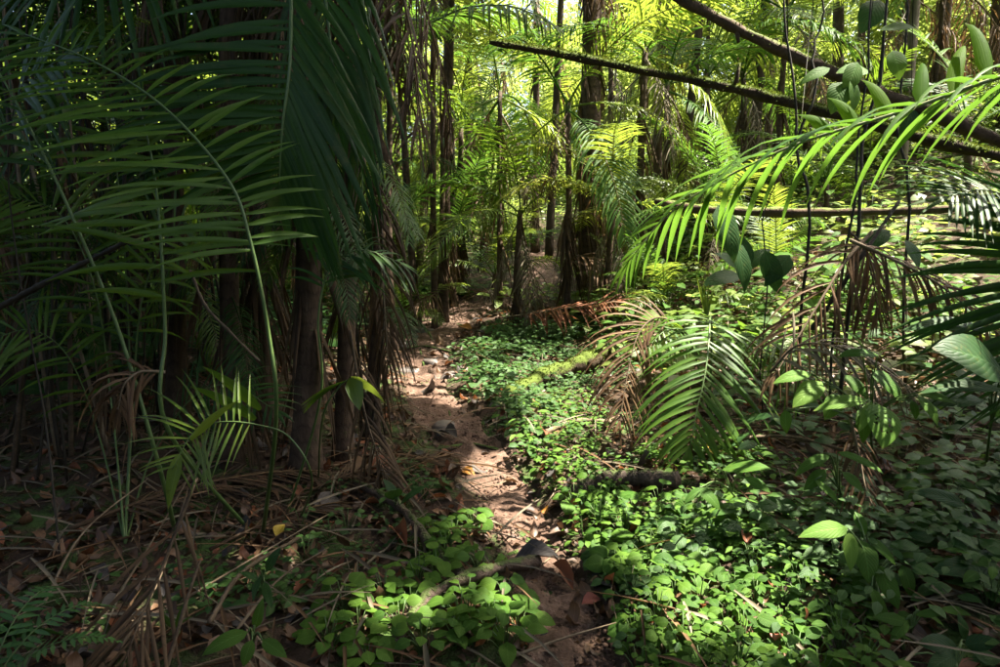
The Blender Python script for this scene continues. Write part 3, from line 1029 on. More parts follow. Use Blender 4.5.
def young_palm():
    b = G(262, 540)
    t = thing('young_palm', 'young feather palm in front of the dark trunks, mid green arching fronds', 'palm', b)
    base = b
    near_frond(t, [base, P(276, 420, 2.7), P(268, 330, 2.6), P(250, 240, 2.55), P(228, 180, 2.55), P(165, 108, 2.6), P(95, 62, 2.7), P(25, 34, 2.8)], 28, 0.62, 0.026, (0.5, -0.75, 0.5), 'palm', s0=0.40, sweep=0.15, droop=0.28, r0=0.010, lift=0.12, jit=0.07, sidescale=(0.95, 0.62), label='long mid green frond arching up and left')
    near_frond(t, [base + [-.1, .1, 0], P(168, 430, 2.9), P(165, 330, 2.9), P(160, 230, 2.9), P(152, 160, 3.0), P(138, 100, 3.1)], 11, 0.60, 0.034, (0.1, -1, 0.3), 'palm', s0=0.45, sweep=0.2, droop=0.3, r0=0.011, jit=0.12, label='upright frond with a straight green stalk')
    near_frond(t, [base + [.05, .2, 0], P(320, 400, 3.3), P(318, 320, 3.2), P(330, 270, 3.2), P(360, 250, 3.2), P(400, 262, 3.3)], 14, 0.4, 0.022, (0, -0.5, 1), 'palm_dark', s0=0.5, sweep=0.4, droop=0.6, r0=0.007, label='thin dark frond leaning towards the path')
    return t


young_palm()


def small_frond_plant():
    b = G(300, 520)
    t = thing('palm_seedling', 'seedling palm in the shade with one bright comb-like yellow-green frond', 'palm', b)
    near_frond(t, [b, P(312, 480, 2.75), P(290, 438, 2.65), P(258, 425, 2.6), P(220, 422, 2.58), P(193, 433, 2.55), P(172, 470, 2.5)], 15, 0.30, 0.013, (0.1, -0.9, 0.6), 'palm_sun', s0=0.52, sweep=0.2, droop=0.35, r0=0.005, jit=0.04, sidescale=(0.95, 1.0), tip=False, label='bright yellow-green frond with leaflets like a comb')
    fr = WL
    build('end_leaf', leaflet(P(180, 455, 2.52), P(168, 500, 2.48) - P(180, 455, 2.52), (1, 0, 0.3), 0.2, 0.06, 0.3, 6, 0.4), M['palm_sun'], t, origin=P(180, 455, 2.52))
    build('end_leaf', leaflet(P(190, 440, 2.52), P(232, 395, 2.5) - P(190, 440, 2.52), (0.5, 0, 0.3), 0.25, 0.035, 0.3, 6, 0.4), M['palm_sun'], t, origin=P(190, 440, 2.52))
    for (x0, y0, x1, y1) in ((300, 470, 205, 360), (295, 480, 190, 378)):
        build('leaf', leaflet(P(x0 - 40, y0 - 60, 2.9), P(x1, y1, 2.8) - P(x0 - 40, y0 - 60, 2.9), (0.3, -0.2, 1), 0.3, 0.06, 0.2, 6, 0.4), M['palm'], t, origin=P(x0 - 40, y0 - 60, 2.9))
    return t


small_frond_plant()


def bifid_seedling():
    b = G(318, 478)
    t = thing('palm_seedling', 'seedling palm at the path edge, one glossy bright green forked leaf', 'palm', b)
    tipb = P(352, 378, 3.15)
    build('stem', tube(spline([b - [0, 0, .03], P(322, 420, 3.3), P(338, 388, 3.2), tipb], 12), np.linspace(.006, .003, 12), 6), M['stem'], t)
    build('leaf', leaflet(tipb, P(362, 410, 3.05) - tipb, (1, 0.2, 0.3), 0.17, 0.085, 0.5, 7, 0.35, blunt=0.6), M['palm_sun'], t, origin=tipb)
    build('leaf', leaflet(tipb, P(385, 382, 3.05) - tipb, (0.2, -0.6, 0.6), 0.23, 0.075, 0.9, 7, 0.35, blunt=0.4), M['palm_sun'], t, origin=tipb)
    for k in range(5):
        build('leaf', leaflet(P(346 - 4 * k, 381 + 2 * k, 3.17), P(290, 402 + 5 * k, 3.2) - P(346, 382, 3.17), (0, -0.6, 0.7), 0.26 - .02 * k, 0.018, 0.3, 6, 0.4), M['palm'], t, origin=P(346 - 4 * k, 381 + 2 * k, 3.17))
    return t


bifid_seedling()

# two long green stalks leaning across the left dark
def stalk_palm(label, ctrl, n, mat, up, Lm=0.6, r0=0.011, rm='stem'):
    t = thing('leaning_palm', label, 'palm', ctrl[0])
    near_frond(t, ctrl, n, Lm, 0.036, up, mat, rmat=rm, s0=0.6, sweep=0.5, droop=0.6, r0=r0, label='long bare leaf stalk')
    return t


g = G(178, 545)
stalk_palm('palm leaning out of the thicket on a long bare green stalk', [g, P(160, 470, 3.0), P(120, 335, 2.95), P(78, 230, 2.9), P(36, 140, 2.9), P(-10, 60, 2.9), P(-60, 10, 2.9)], 10, 'palm_dark', (0.4, -0.6, 0.6))
g = G(60, 560)
stalk_palm('small palm at the picture edge with dark drooping leaflets', [g, P(45, 420, 3.3), P(20, 280, 3.3), P(8, 170, 3.2), P(20, 90, 3.0), P(60, 60, 2.9)], 12, 'palm_dark', (-0.2, -0.8, 0.5), r0=.006, rm='stem_dark')


b = G(125, 545)
t = thing('feather_palm', 'feather palm deep in the thicket behind the young palm, spreading thin green fronds', 'palm', b)
near_frond(t, [b, P(112, 410, 3.8), P(95, 290, 3.7), P(60, 215, 3.6), P(5, 195, 3.5)], 18, 0.5, 0.026, (0.1, -.7, .7), 'palm', s0=.4, sweep=.4, droop=.5, r0=.007)
near_frond(t, [b, P(132, 420, 3.8), P(142, 300, 3.7), P(175, 228, 3.6), P(228, 215, 3.5)], 18, 0.45, 0.026, (0.1, -.7, .7), 'palm', s0=.4, sweep=.4, droop=.5, r0=.007)
near_frond(t, [b, P(100, 440, 3.8), P(70, 360, 3.7), P(30, 330, 3.6), P(-20, 345, 3.5)], 16, 0.4, 0.022, (0.1, -.7, .7), 'palm', s0=.35, sweep=.4, droop=.6, r0=.006)
near_frond(t, [b, P(130, 380, 4.0), P(120, 200, 3.9), P(100, 100, 3.8), P(60, 40, 3.7)], 20, 0.5, 0.026, (0.2, -.8, .5), 'palm', s0=.4, sweep=.3, droop=.5, r0=.007)
near_frond(t, [b, P(150, 460, 3.8), P(190, 400, 3.7), P(230, 385, 3.6), P(275, 410, 3.5)], 16, 0.36, 0.022, (0.1, -.7, .7), 'palm_dark', s0=.35, sweep=.4, droop=.6, r0=.006)

# thickets of thin canes with dry strips
def cane_clump(label, px, py, d, n, hgt, sp):
    b = P(px, py, d); b = on_ground(b[0], b[1])
    t = thing('cane_clump', label, 'thicket', b, 'thin cane thickets in the dark behind the young palm')
    for i in range(n):
        a = random.uniform(0, 6.28)
        q = sp * math.sqrt(random.random())
        f = on_ground(b[0] + q * math.cos(a), b[1] + q * math.sin(a), -.05)
        top = f + np.array([random.gauss(0, .35), random.gauss(0, .3), hgt * random.uniform(.75, 1.15)])
        pts = spline([f, f * .6 + top * .4 + rng.normal(0, .05, 3), top], 12)
        r = random.uniform(.006, .017)
        build('cane', tube(pts, np.linspace(r, r * .6, 12), 6), M['stem_dark' if random.random() < .6 else 'twig'], t)
        for k in range(1):
            j = random.randint(4, 11)
            a = random.uniform(0, 6.28)
            place('dry_strip', random.choice(STRIPS), m4(rotz(a), random.uniform(.5, 1.0), pts[j]), t)
        for k in range(2):
            put_frond(t, random.choice(['mid', 'low', 'high']), pts[random.randint(4, 11)], random.uniform(0, 6.28), random.uniform(.22, .42), random.choice(['palm_dark', 'palm']))
    return t


cane_clump('thin dark canes and dry strips at the outer edge of the thicket', 20, 500, 4.0, 12, 3.3, 0.5)
cane_clump('thin dark canes behind the dead hanging leaf in the thicket', 110, 500, 4.6, 13, 3.6, 0.5)
cane_clump('thin dark canes close beside the big clumping palm', 190, 490, 5.4, 12, 3.8, 0.5)
cane_clump('thin canes farther back in the thicket with bright gaps between', 40, 440, 6.2, 12, 4.0, 0.8)
cane_clump('thin canes filling the gap behind the brown palm trunks', 290, 430, 6.0, 10, 3.8, 0.5)
cane_clump('thin upright stems on the path side of the palm clump', 372, 420, 5.0, 8, 2.6, 0.18)

# dead leaf hanging in the thicket, dead stalks
def dead_hanging(name, label, ctrl, n, L, W, up, mat='dry', s0=0.1, droop=1.6, sweep=0.9, skip=0.1, r0=0.008, cat='dead frond', rmat='twig', jit=.22, lift=-.2, fold=.7):
    t = thing(name, label, cat, ctrl[0])
    near_frond(t, ctrl, n, L, W, up, mat, rmat=rmat, s0=s0, sweep=sweep, droop=droop, skip=skip, r0=r0, jit=jit, lift=lift, fold=fold, name='rachis')
    return t


dead_hanging('dead_frond', 'tan dead leaf cluster hanging in the dark thicket', [P(165, 372, 3.0), P(140, 372, 2.95), P(124, 385, 2.9), P(118, 410, 2.9)], 12, 0.32, 0.02, (0, -1, 0.4))
dead_hanging('dead_frond', 'dead frond lying down from the bright comb-like seedling to the bottom edge', [P(196, 478, 2.6), P(165, 560, 2.45), P(140, 620, 2.3), P(122, 668, 2.2)], 15, 0.5, 0.018, (0.3, -1, 0.5), mat='dry_old', droop=0.5, sweep=1.6)
dead_hanging('dead_frond', 'dead frond propped against the base of the palm clump by the path', [P(350, 330, 4.1), P(362, 400, 4.0), P(376, 450, 3.9), P(392, 490, 3.8)], 18, 0.5, 0.02, (-0.3, -1, 0.3), mat='dry_old', droop=1.2, sweep=1.4)
dead_hanging('dead_frond', 'dry frond curtain draped down the edge of the palm clump', [P(362, 150, 4.2), P(376, 220, 4.1), P(384, 300, 4.1), P(388, 360, 4.1)], 20, 0.55, 0.018, (-0.3, -1, 0.2), mat='dry_old', droop=1.2, sweep=1.4)

# sticks, poles and logs
def pole(name, label, ctrl, r0, r1, mat, cat='log', n=56, sides=14, lump=0.13, knots=0, moss=0, group=None, stubs=()):
    pts = spline(ctrl, n)
    o = thing(name, label, cat, pts[0], group)
    pts = pts + rng.normal(0, r0 * 0.05, pts.shape)
    rad = np.linspace(r0, r1, n) * (1 + 0.12 * np.sin(np.arange(n) * 0.37 + r0 * 100) + 0.08 * np.sin(np.arange(n) * 1.1) + rng.normal(0, .05, n))
    rad[0] *= .6; rad[-1] *= .5
    build('stem', tube(pts, rad, sides, lump, int(r0 * 1e4)), M[mat], o)
    for (q, v, L) in stubs:
        i = int(q * (n - 1))
        build('branch_stub', tube(np.array([pts[i], pts[i] + np.array(v) * L * .5, pts[i] + np.array(v) * L + [0, 0, .01]]), np.array([r1 * .5, r1 * .4, r1 * .25]), 6), M[mat], o)
    if moss:
        ms = []
        for k in range(moss):
            q = random.random() * (n - 1)
            i = int(q)
            p = pts[i] + (pts[min(i + 1, n - 1)] - pts[i]) * (q - i)
            a = random.gauss(0, 0.75)
            t_ = nrm(pts[min(i + 1, n - 1)] - pts[i])
            s_ = nrm(cross(t_, [0, 0, 1])); u_ = cross(s_, t_)
            d = u_ * math.cos(a) + s_ * math.sin(a)
            ms.append(frame(d + rng.normal(0, .5, 3), rng.normal(0, 1, 3), random.uniform(.012, .032), p + d * rad[i] * .93))
        mo = build('moss', batch(TINY, ms), M['moss'], o, origin=pts[0])
        mo['kind'] = 'stuff'
    return o


M['moss'] = leaf_mat('moss', (0.04, 0.062, 0.008), (0.09, 0.115, 0.015), (0.13, 0.17, 0.02), 0.3, 0.8, 0.1)
pole('fallen_pole', 'thick brown fallen trunk slanting across the top right, upper of the two leaning trunks', [P(600, -48, 5.4), P(680, -2, 5.2), P(760, 40, 5.05), P(850, 80, 4.9), P(930, 112, 4.8), P(1040, 158, 4.7)], 0.038, 0.048, 'log', moss=900, stubs=[(.35, (0, -.3, -1), .12), (.6, (.2, -.4, .8), .15)])
pole('fallen_pole', 'mossy thin fallen trunk slanting below the thick brown one', [P(490, 42, 6.6), P(560, 54, 6.4), P(640, 70, 6.1), P(740, 90, 5.8), P(830, 113, 5.5), P(930, 140, 5.3), P(1040, 165, 5.1)], 0.034, 0.046, 'log_moss', moss=3600, stubs=[(.5, (.1, -.2, 1), .2)])
pole('fallen_pole', 'reddish brown pole lying level across the sunny bank on the right', [P(655, 201, 6.6), P(690, 208, 6.6), P(760, 212, 6.5), P(850, 212, 6.4), P(920, 210, 6.3), P(990, 207, 6.2)], 0.045, 0.038, 'log', moss=120)
pole('fallen_log', 'short moss-covered rotting log beside the path bend', [G(508, 402) + [0, 0, .04], G(545, 388) + [0, 0, .10], G(590, 374) + [0, 0, .13], G(612, 366) + [0, 0, .1]], 0.075, 0.09, 'log_moss', moss=700)
pole('fallen_log', 'dark wet rotting log half hidden in the bright green herbs', [G(572, 500) + [0, 0, .04], G(615, 494) + [0, 0, .09], G(680, 492) + [0, 0, .07]], 0.045, 0.05, 'log_wet', stubs=[(.3, (.2, -.6, .5), .1)])
pole('fallen_branch', 'dark glossy branch lying down the slope beside the young herbs', [G(350, 488) + [0, 0, .05], G(398, 522) + [0, 0, .09], G(430, 560) + [0, 0, .08], G(466, 592) + [0, 0, .05]], 0.026, 0.022, 'log_wet', cat='branch')
pole('fallen_branch', 'brown rotting branch across the foot of the path among the herbs', [G(392, 660) + [0, 0, .05], G(430, 618) + [0, 0, .09], G(490, 588) + [0, 0, .08], G(540, 572) + [0, 0, .05]], 0.022, 0.028, 'log_wet', cat='branch')
pole('fallen_log', 'long rotten brown log lying through the herb patch on the right bank', [G(640, 520) + [0, 0, .03], G(700, 518) + [0, 0, .06], G(780, 530) + [0, 0, .05]], 0.035, 0.045, 'log_wet')
pole('fallen_branch', 'pale twisted branch lying in the sunny spot right of the path', [G(545, 437) + [0, 0, .03], G(575, 428) + [0, 0, .05], G(612, 428) + [0, 0, .04]], 0.018, 0.02, 'twig', cat='branch')
pole('fallen_branch', 'thin grey stick sloping through the thicket at the picture edge', [P(-10, 312, 3.2), P(60, 275, 3.2), P(130, 240, 3.2)], 0.016, 0.010, 'stem_dark', cat='branch')
pole('fallen_branch', 'thin tan bent stick leaning before the brown trunk', [P(190, 270, 3.2), P(205, 305, 3.1), P(228, 330, 3.0), P(260, 362, 3.0)], 0.007, 0.005, 'twig', cat='branch')
pole('fallen_branch', 'brown stick slanting over the leaf litter below the yellow leaf', [G(210, 655) + [0, 0, .12], G(245, 615) + [0, 0, .18], G(300, 570) + [0, 0, .15]], 0.009, 0.008, 'twig', cat='branch')
pole('fallen_branch', 'straight dry stick standing out of the litter at the lower left', [G(165, 690) + [0, 0, .05], P(190, 590, 2.4), P(200, 560, 2.45)], 0.008, 0.004, 'twig', cat='branch')
pole('fallen_branch', 'dark sloping stick behind the dead brown fronds', [P(812, 330, 4.3), P(858, 262, 4.3), P(900, 200, 4.4)], 0.016, 0.010, 'stem_dark', cat='branch')
pole('fallen_branch', 'thin stick lying level under the broad-leaved plant', [G(690, 458) + [0, 0, .08], G(780, 452) + [0, 0, .1], G(850, 462) + [0, 0, .06]], 0.012, 0.009, 'dry_stick', cat='branch') if 'dry_stick' in M else pole('fallen_branch', 'thin stick lying level under the broad-leaved plant', [G(690, 458) + [0, 0, .08], G(780, 452) + [0, 0, .1], G(850, 462) + [0, 0, .06]], 0.012, 0.009, 'twig', cat='branch')

# ------------------------------------------------------------------ right side: the big arching frond and others
random.seed(204); rng = np.random.default_rng(204)
def right_palm():
    b = on_ground(2.75, 2.6)
    t = thing('feather_palm', 'feather palm reaching in from the right edge, one huge sunlit arching frond', 'palm tree', b)
    top = b + np.array([0.05, 0.1, 1.9])
    build('trunk', tube(spline([b - [0, 0, .1], (b + top) / 2 + [.04, 0, 0], top], 14), np.linspace(.06, .04, 14), 10, .05), M['trunk'], t)
    ctrl = [top, P(1110, 55, 2.8), P(1010, 74, 2.9), P(900, 112, 3.1), P(800, 143, 3.35), P(725, 178, 3.6), P(668, 215, 3.85), P(628, 262, 4.0)]
    fr = near_frond(t, ctrl, 28, 0.66, 0.042, (0, 0.25, 1), 'palm_frond', rmat='rachis_pale', s0=0.14, sweep=0.75, droop=0.9, r0=0.012, sides=(-1, 1), jit=0.09, skip=0.05, lift=0.1, sidescale=(0.85, 1.1), fold=0.3, label='huge sunlit frond with a pale midrib arching to the left')
    for (bx, by, dx, dz, L, d) in ((1018, 72, .25, 1, .34, 2.88), (989, 80, .05, 1, .34, 2.94), (953, 93, .30, 1, .33, 3.02), (921, 105, .20, 1, .27, 3.07), (889, 115, -.15, 1, .22, 3.13), (856, 126, -.25, 1, .19, 3.22), (830, 134, -.5, 1, .17, 3.28)):
        p = P(bx, by, d)
        build('leaflet', leaflet(p, (dx, .35, dz), (1, -.25, 0), L * 1.2, .070, .95, 8, .5, blunt=.3, twist=random.uniform(-.4, .4)), M['palm_glow'], fr, origin=p)
    for k in range(3):
        put_frond(t, 'up', top, [-1.3, -1.9, -.9][k], random.uniform(.6, .8), 'palm')
    return t


right_palm()


def edge_palm():
    b = on_ground(2.7, 3.6)
    t = thing('feather_palm', 'dark blue-green palm frond with close level leaflets at the right edge', 'palm', b)
    near_frond(t, [b, P(1065, 330, 3.2), P(1050, 250, 3.1), P(1020, 205, 3.05), P(985, 190, 3.0), P(950, 196, 3.0)], 26, 0.55, 0.026, (0.3, -0.5, 0.8), 'palm_dark', s0=0.30, sweep=0.2, droop=0.35, r0=0.010, jit=0.04)
    near_frond(t, [b + [.05, 0, 0], P(1065, 400, 3.1), P(1056, 330, 3.0), P(1048, 270, 2.95), P(1046, 190, 2.95)], 34, 0.78, 0.034, (0.0, -1, 0.2), 'palm_dark', s0=0.30, sweep=0.05, droop=0.25, r0=0.010, jit=0.04, label='frond combing level dark leaflets leftwards')
    return t


edge_palm()


def bent_palm():
    b = on_ground(*P(712, 345, 5.0)[:2])
    t = thing('dwarf_palm', 'low green palm with one frond bending over towards the path, sunlit on top', 'palm', b)
    c0 = P(706, 318, 4.7)
    near_frond(t, [b, P(712, 330, 4.9), P(710, 318, 4.6), P(709, 340, 4.35), P(705, 375, 4.2), P(697, 410, 4.1), P(690, 448, 4.05)], 24, 0.62, 0.036, (0, -0.8, 0.6), 'palm', s0=0.28, sweep=0.45, droop=0.75, r0=0.010, jit=0.07, label='frond bent over with glossy leaflets falling both ways')
    for k in range(7):
        a = c0 + rng.normal(0, .01, 3)
        build('spear_leaf', leaflet(a, (random.uniform(-.35, .45), random.uniform(-.2, .2), 1), (1, 0, 0), random.uniform(.2, .34), .018, -.02, 5, .5), M['palm_sun'], t, origin=a)
    near_frond(t, [b, P(735, 345, 4.8), P(765, 340, 4.6), P(795, 365, 4.45), P(812, 395, 4.4)], 14, 0.42, 0.026, (0, -0.6, 1), 'palm', s0=0.3, sweep=0.5, droop=0.8, r0=0.008)
    near_frond(t, [b, P(690, 340, 4.8), P(668, 330, 4.6), P(645, 350, 4.5)], 12, 0.36, 0.026, (0, -0.6, 1), 'palm', s0=0.3, sweep=0.5, droop=0.8, r0=0.008)
    return t


bent_palm()
dead_hanging('dead_frond', 'reddish brown dead frond slumped beside the bent green palm', [P(676, 322, 4.7), P(655, 318, 4.6), P(638, 335, 4.5), P(628, 372, 4.4), P(620, 420, 4.3)], 26, 0.55, 0.02, (0.3, -1, 0.5), mat='dry', s0=.08, droop=1.1, sweep=0.7, jit=.1)
dead_hanging('dead_frond', 'brown dead frond spilling down from the dark saplings', [P(872, 232, 4.3), P(845, 262, 4.2), P(815, 310, 4.1), P(775, 375, 4.0)], 18, 0.6, 0.026, (0.2, -1, 0.5), mat='dry', droop=1.2, sweep=1.0, r0=.014)
dead_hanging('dead_frond', 'brown dead frond splayed out towards the right edge', [P(850, 240, 4.2), P(890, 258, 4.1), P(940, 285, 4.0), P(1000, 335, 3.8)], 16, 0.5, 0.024, (-0.2, -1, 0.6), mat='dry', droop=1.4, sweep=1.1, r0=.013)
dead_hanging('dead_frond', 'dry fan of dead leaflets hanging straight down below the saplings', [P(850, 232, 4.5), P(862, 245, 4.4), P(872, 275, 4.35), P(878, 310, 4.35)], 18, 0.55, 0.024, (0.2, -1, 0.3), mat='dry', droop=1.6, sweep=1.2, r0=.01)
dead_hanging('dead_frond', 'old dead frond lying behind the broad-leaved plant', [P(770, 372, 3.9), P(800, 345, 3.8), P(850, 350, 3.7), P(900, 380, 3.6)], 16, 0.5, 0.022, (0, -.5, 1), mat='dry_grey', droop=1.0, sweep=1.0)
dead_hanging('dead_frond', 'brown dead strips fallen in a heap below the broad-leaved plant', [P(850, 415, 3.3), P(858, 450, 3.2), P(870, 500, 3.1), P(900, 540, 3.0)], 14, 0.4, 0.015, (0, -1, .5), mat='dry', droop=.9, sweep=1.6)
dead_hanging('dead_frond', 'rusty dead frond lying at the foot of the thick background palm', [P(560, 262, 8.6), P(580, 256, 8.5), P(600, 264, 8.3), P(615, 280, 8.2)], 18, 0.6, 0.03, (0, -.4, 1), mat='dry', droop=.9)
dead_hanging('dead_frond', 'sunlit tan dead frond lying on the bank above the path bend', [P(500, 318, 8.2), P(540, 312, 8.0), P(580, 306, 7.8), P(615, 300, 7.6)], 26, 0.5, 0.035, (0, -.4, 1), mat='rust', droop=.4, sweep=.5, s0=.2)
dead_hanging('dead_frond', 'tan dead frond collapsed at the foot of the slender stem cluster', [P(440, 290, 9.3), P(428, 298, 9.1), P(415, 305, 8.9)], 14, 0.5, 0.03, (0, -.5, 1), mat='dry', droop=.8)

# thin dark saplings with broad translucent leaves
def sapling(label, stems, leaves, lk='shrub', base=None):
    b = stems[0][0]
    t = thing('sapling', label, 'sapling', b, 'thin dark saplings below the fallen trunks')
    for pts, r in [(s[:-1], s[-1]) for s in stems]:
        build('stem', tube(spline(pts, 22) + rng.normal(0, .005, (22, 3)) + np.column_stack([np.sin(np.arange(22) * .75 + r * 300) * .022, np.cos(np.arange(22) * .5) * .02, np.zeros(22)]), np.linspace(r, r * .55, 22), 7, .08), M['stem_dark'], t)
    for i, (bx, by, tx, ty, d, wf) in enumerate(leaves):
        a, b2 = P(bx, by, d), P(tx, ty, d - .05)
        fm = frame(b2 - a, (random.gauss(0, .3), -.7, .6), np.linalg.norm(b2 - a), a); fm[:3, 0] *= wf
        place('leaf', random.choice(ME[lk]), fm, t)
    return t


def gp(px, py, d):
    p = P(px, py, d)
    return on_ground(p[0], p[1], -.05)


sapling('thin dark sapling rising in front of the level pole', [[gp(806, 300, 4.6), P(805, 220, 4.6), P(800, 150, 4.6), P(790, 60, 4.6), P(783, -40, 4.6), .012], [P(800, 150, 4.6), P(812, 90, 4.6), P(820, 20, 4.6), P(818, -40, 4.6), .010], [gp(768, 300, 4.7), P(766, 240, 4.7), P(776, 150, 4.7), .006]],
        [(735, 240, 752, 292, 4.5, .8), (718, 205, 740, 262, 4.4, .7), (765, 250, 780, 295, 4.5, .9), (790, 255, 765, 285, 4.5, .8)], 'shrub_dark')
sapling('pair of thin dark saplings crossing at the level pole', [[gp(850, 310, 4.5), P(855, 220, 4.5), P(870, 120, 4.5), P(885, 40, 4.5), P(890, -40, 4.5), .014], [gp(836, 315, 4.5), P(845, 240, 4.5), P(862, 150, 4.5), P(866, 60, 4.5), P(878, -40, 4.5), .010]],
        [(843, 82, 833, 112, 4.2, 1.1), (852, 78, 858, 112, 4.2, .9), (880, 30, 920, 22, 4.4, .8), (893, 50, 902, 78, 4.2, 1.3), (830, 68, 800, 80, 4.3, .7), (858, 62, 846, 92, 4.2, 1.1), (868, 70, 838, 68, 4.3, 1.0)])
sapling('slim sapling with hanging heart-shaped leaves right of the crossing pair', [[gp(915, 300, 5.0), P(905, 200, 5.0), P(900, 120, 5.0), P(905, 30, 5.0), P(912, -40, 5.0), .012]],
        [(915, 100, 905, 135, 4.8, 1.2), (890, 230, 860, 250, 4.8, 1.0), (905, 240, 925, 268, 4.7, 1.2), (880, 0, 862, 30, 4.8, 1.1)], 'shrub_dark')

# broad-leaved plants on the right
broad_plant('broad-leaved plant with pale sunlit leaves, one chewed full of holes', G(880, 478),
            [(868, 400, 818, 404, 3.0, 2.95, .55), (872, 402, 862, 428, 3.0, 2.9, .6), (880, 405, 888, 444, 3.0, 2.85, 1.15), (862, 408, 866, 440, 3.05, 2.95, .9), (822, 382, 796, 402, 3.1, 3.0, 1.0), (812, 374, 776, 378, 3.1, 3.05, .7), (862, 346, 850, 330, 3.15, 3.1, 1.3), (878, 355, 842, 350, 3.15, 3.1, .8), (873, 370, 906, 398, 3.2, 3.1, .9), (918, 395, 942, 422, 3.0, 2.9, .9), (915, 393, 960, 400, 3.0, 2.95, .55), (912, 400, 918, 418, 3.0, 2.95, 1.0), (786, 410, 786, 432, 3.1, 3.05, 1.0), (845, 375, 868, 395, 3.3, 3.2, 1.0), (840, 395, 826, 418, 3.3, 3.25, 1.0)], 'shrub', limes=(0, 1, 4, 5, 9), chewed=2)
broad_plant('plant with one big oval ribbed dark leaf at the right edge', G(985, 480), [(1004, 372, 948, 340, 2.7, 2.6, 1.4), (1010, 392, 924, 380, 2.75, 2.75, .55), (985, 400, 920, 400, 3.0, 3.0, .5), (990, 330, 908, 318, 3.0, 3.0, .6)], 'shrub_dark')
broad_plant('plant of drooping oval leaves, one lime leaf catching the sun, above the dark hollow', G(880, 640),
            [(848, 528, 802, 532, 2.65, 2.6, .6), (850, 532, 852, 568, 2.65, 2.55, .75), (862, 540, 872, 582, 2.65, 2.55, .95), (868, 538, 900, 563, 2.65, 2.6, .75), (878, 565, 900, 608, 2.6, 2.5, .9), (860, 570, 862, 605, 2.7, 2.6, .9), (872, 588, 890, 632, 2.55, 2.5, .9), (855, 512, 868, 535, 2.75, 2.7, 1.1), (900, 555, 925, 556, 2.75, 2.7, 1.0), (902, 565, 915, 598, 2.65, 2.6, .9), (910, 570, 935, 580, 2.7, 2.65, .7), (850, 575, 848, 610, 2.75, 2.7, .9)], 'shrub', limes=(0, 1))
broad_plant('young plant with light pointed leaves beside the dark lower right corner', G(905, 650), [(905, 622, 880, 616, 2.45, 2.4, .7), (908, 620, 892, 640, 2.45, 2.4, .8), (915, 615, 945, 612, 2.45, 2.4, .7), (920, 612, 950, 625, 2.45, 2.45, .5), (940, 610, 975, 612, 2.5, 2.5, .6), (918, 612, 915, 605, 2.5, 2.5, 1)], 'shrub')
broad_plant('plant with a single bright tongue-shaped leaf below the chewed leaf', G(850, 520), [(838, 452, 885, 468, 3.0, 2.85, .5), (830, 455, 795, 470, 3.05, 3.0, .7), (842, 472, 866, 490, 3.0, 2.95, 1.0), (815, 480, 840, 500, 3.0, 2.9, .6), (826, 470, 806, 488, 3.05, 3.0, .9)], 'shrub')
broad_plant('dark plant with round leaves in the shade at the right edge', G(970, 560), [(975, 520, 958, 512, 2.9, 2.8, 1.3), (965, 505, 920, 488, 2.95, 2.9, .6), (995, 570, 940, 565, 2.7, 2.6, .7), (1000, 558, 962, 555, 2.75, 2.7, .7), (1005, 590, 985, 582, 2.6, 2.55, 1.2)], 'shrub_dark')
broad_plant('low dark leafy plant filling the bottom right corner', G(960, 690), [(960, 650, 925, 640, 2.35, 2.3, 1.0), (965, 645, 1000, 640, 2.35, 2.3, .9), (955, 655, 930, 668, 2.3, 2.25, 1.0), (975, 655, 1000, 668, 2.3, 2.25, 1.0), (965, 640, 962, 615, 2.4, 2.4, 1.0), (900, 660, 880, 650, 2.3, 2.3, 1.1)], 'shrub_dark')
broad_plant('plant with a broad leaf beside the yellow leaf in the herb patch', G(745, 500), [(722, 470, 770, 462, 3.1, 3.0, .9), (700, 488, 722, 508, 3.0, 2.95, .8), (705, 488, 684, 500, 3.05, 3.0, .8), (745, 478, 772, 490, 3.05, 3.0, .9)], 'shrub')
broad_plant('low plant with dark leaves behind the bent palm', G(745, 300), [(740, 270, 720, 250, 5.3, 5.2, 1.0), (745, 270, 770, 245, 5.3, 5.3, 1.0), (740, 275, 705, 280, 5.2, 5.1, 1.0), (750, 276, 785, 282, 5.2, 5.1, 1.0), (748, 268, 742, 235, 5.3, 5.3, 1.0)], 'shrub_dark')

# bottom left: strap leaf, ferns, ribbed leaf
b = G(5, 640)
t = thing('strap_plant', 'plant with long dark strap leaves at the left edge', 'plant', b)
for (tx, ty, d, L, w) in ((90, 592, 2.3, .42, .05), (30, 585, 2.3, .25, .07), (12, 590, 2.35, .22, .06), (-20, 580, 2.3, .3, .06)):
    build('leaf', leaflet(b, P(tx, ty, d) - b, (0.2, -.5, .8), L, w, .5, 8, .35), M['palm_dark'], t, origin=b)


def fern(label, base, fronds, L, group=None, mat='fern'):
    t = thing('fern', label, 'fern', base, group)
    for (az, e) in fronds:
        o = np.array([math.cos(az), math.sin(az), 0])
        ctrl = [base, base + o * L * .4 + np.array([0, 0, L * e * .6]), base + o * L * .8 + np.array([0, 0, L * e * .75]), base + o * L * 1.1 + np.array([0, 0, L * e * .55])]
        near_frond(t, ctrl, 17, L * .30, L * .055, (0, 0, 1), mat, s0=.12, sweep=.25, droop=.15, r0=.003, jit=.03, prof=lambda s: max(.08, (1 - s) ** .8 * min(1, .5 + s * 4)), segs=3, fold=.1, tip=False, leafname='pinna')
    return t


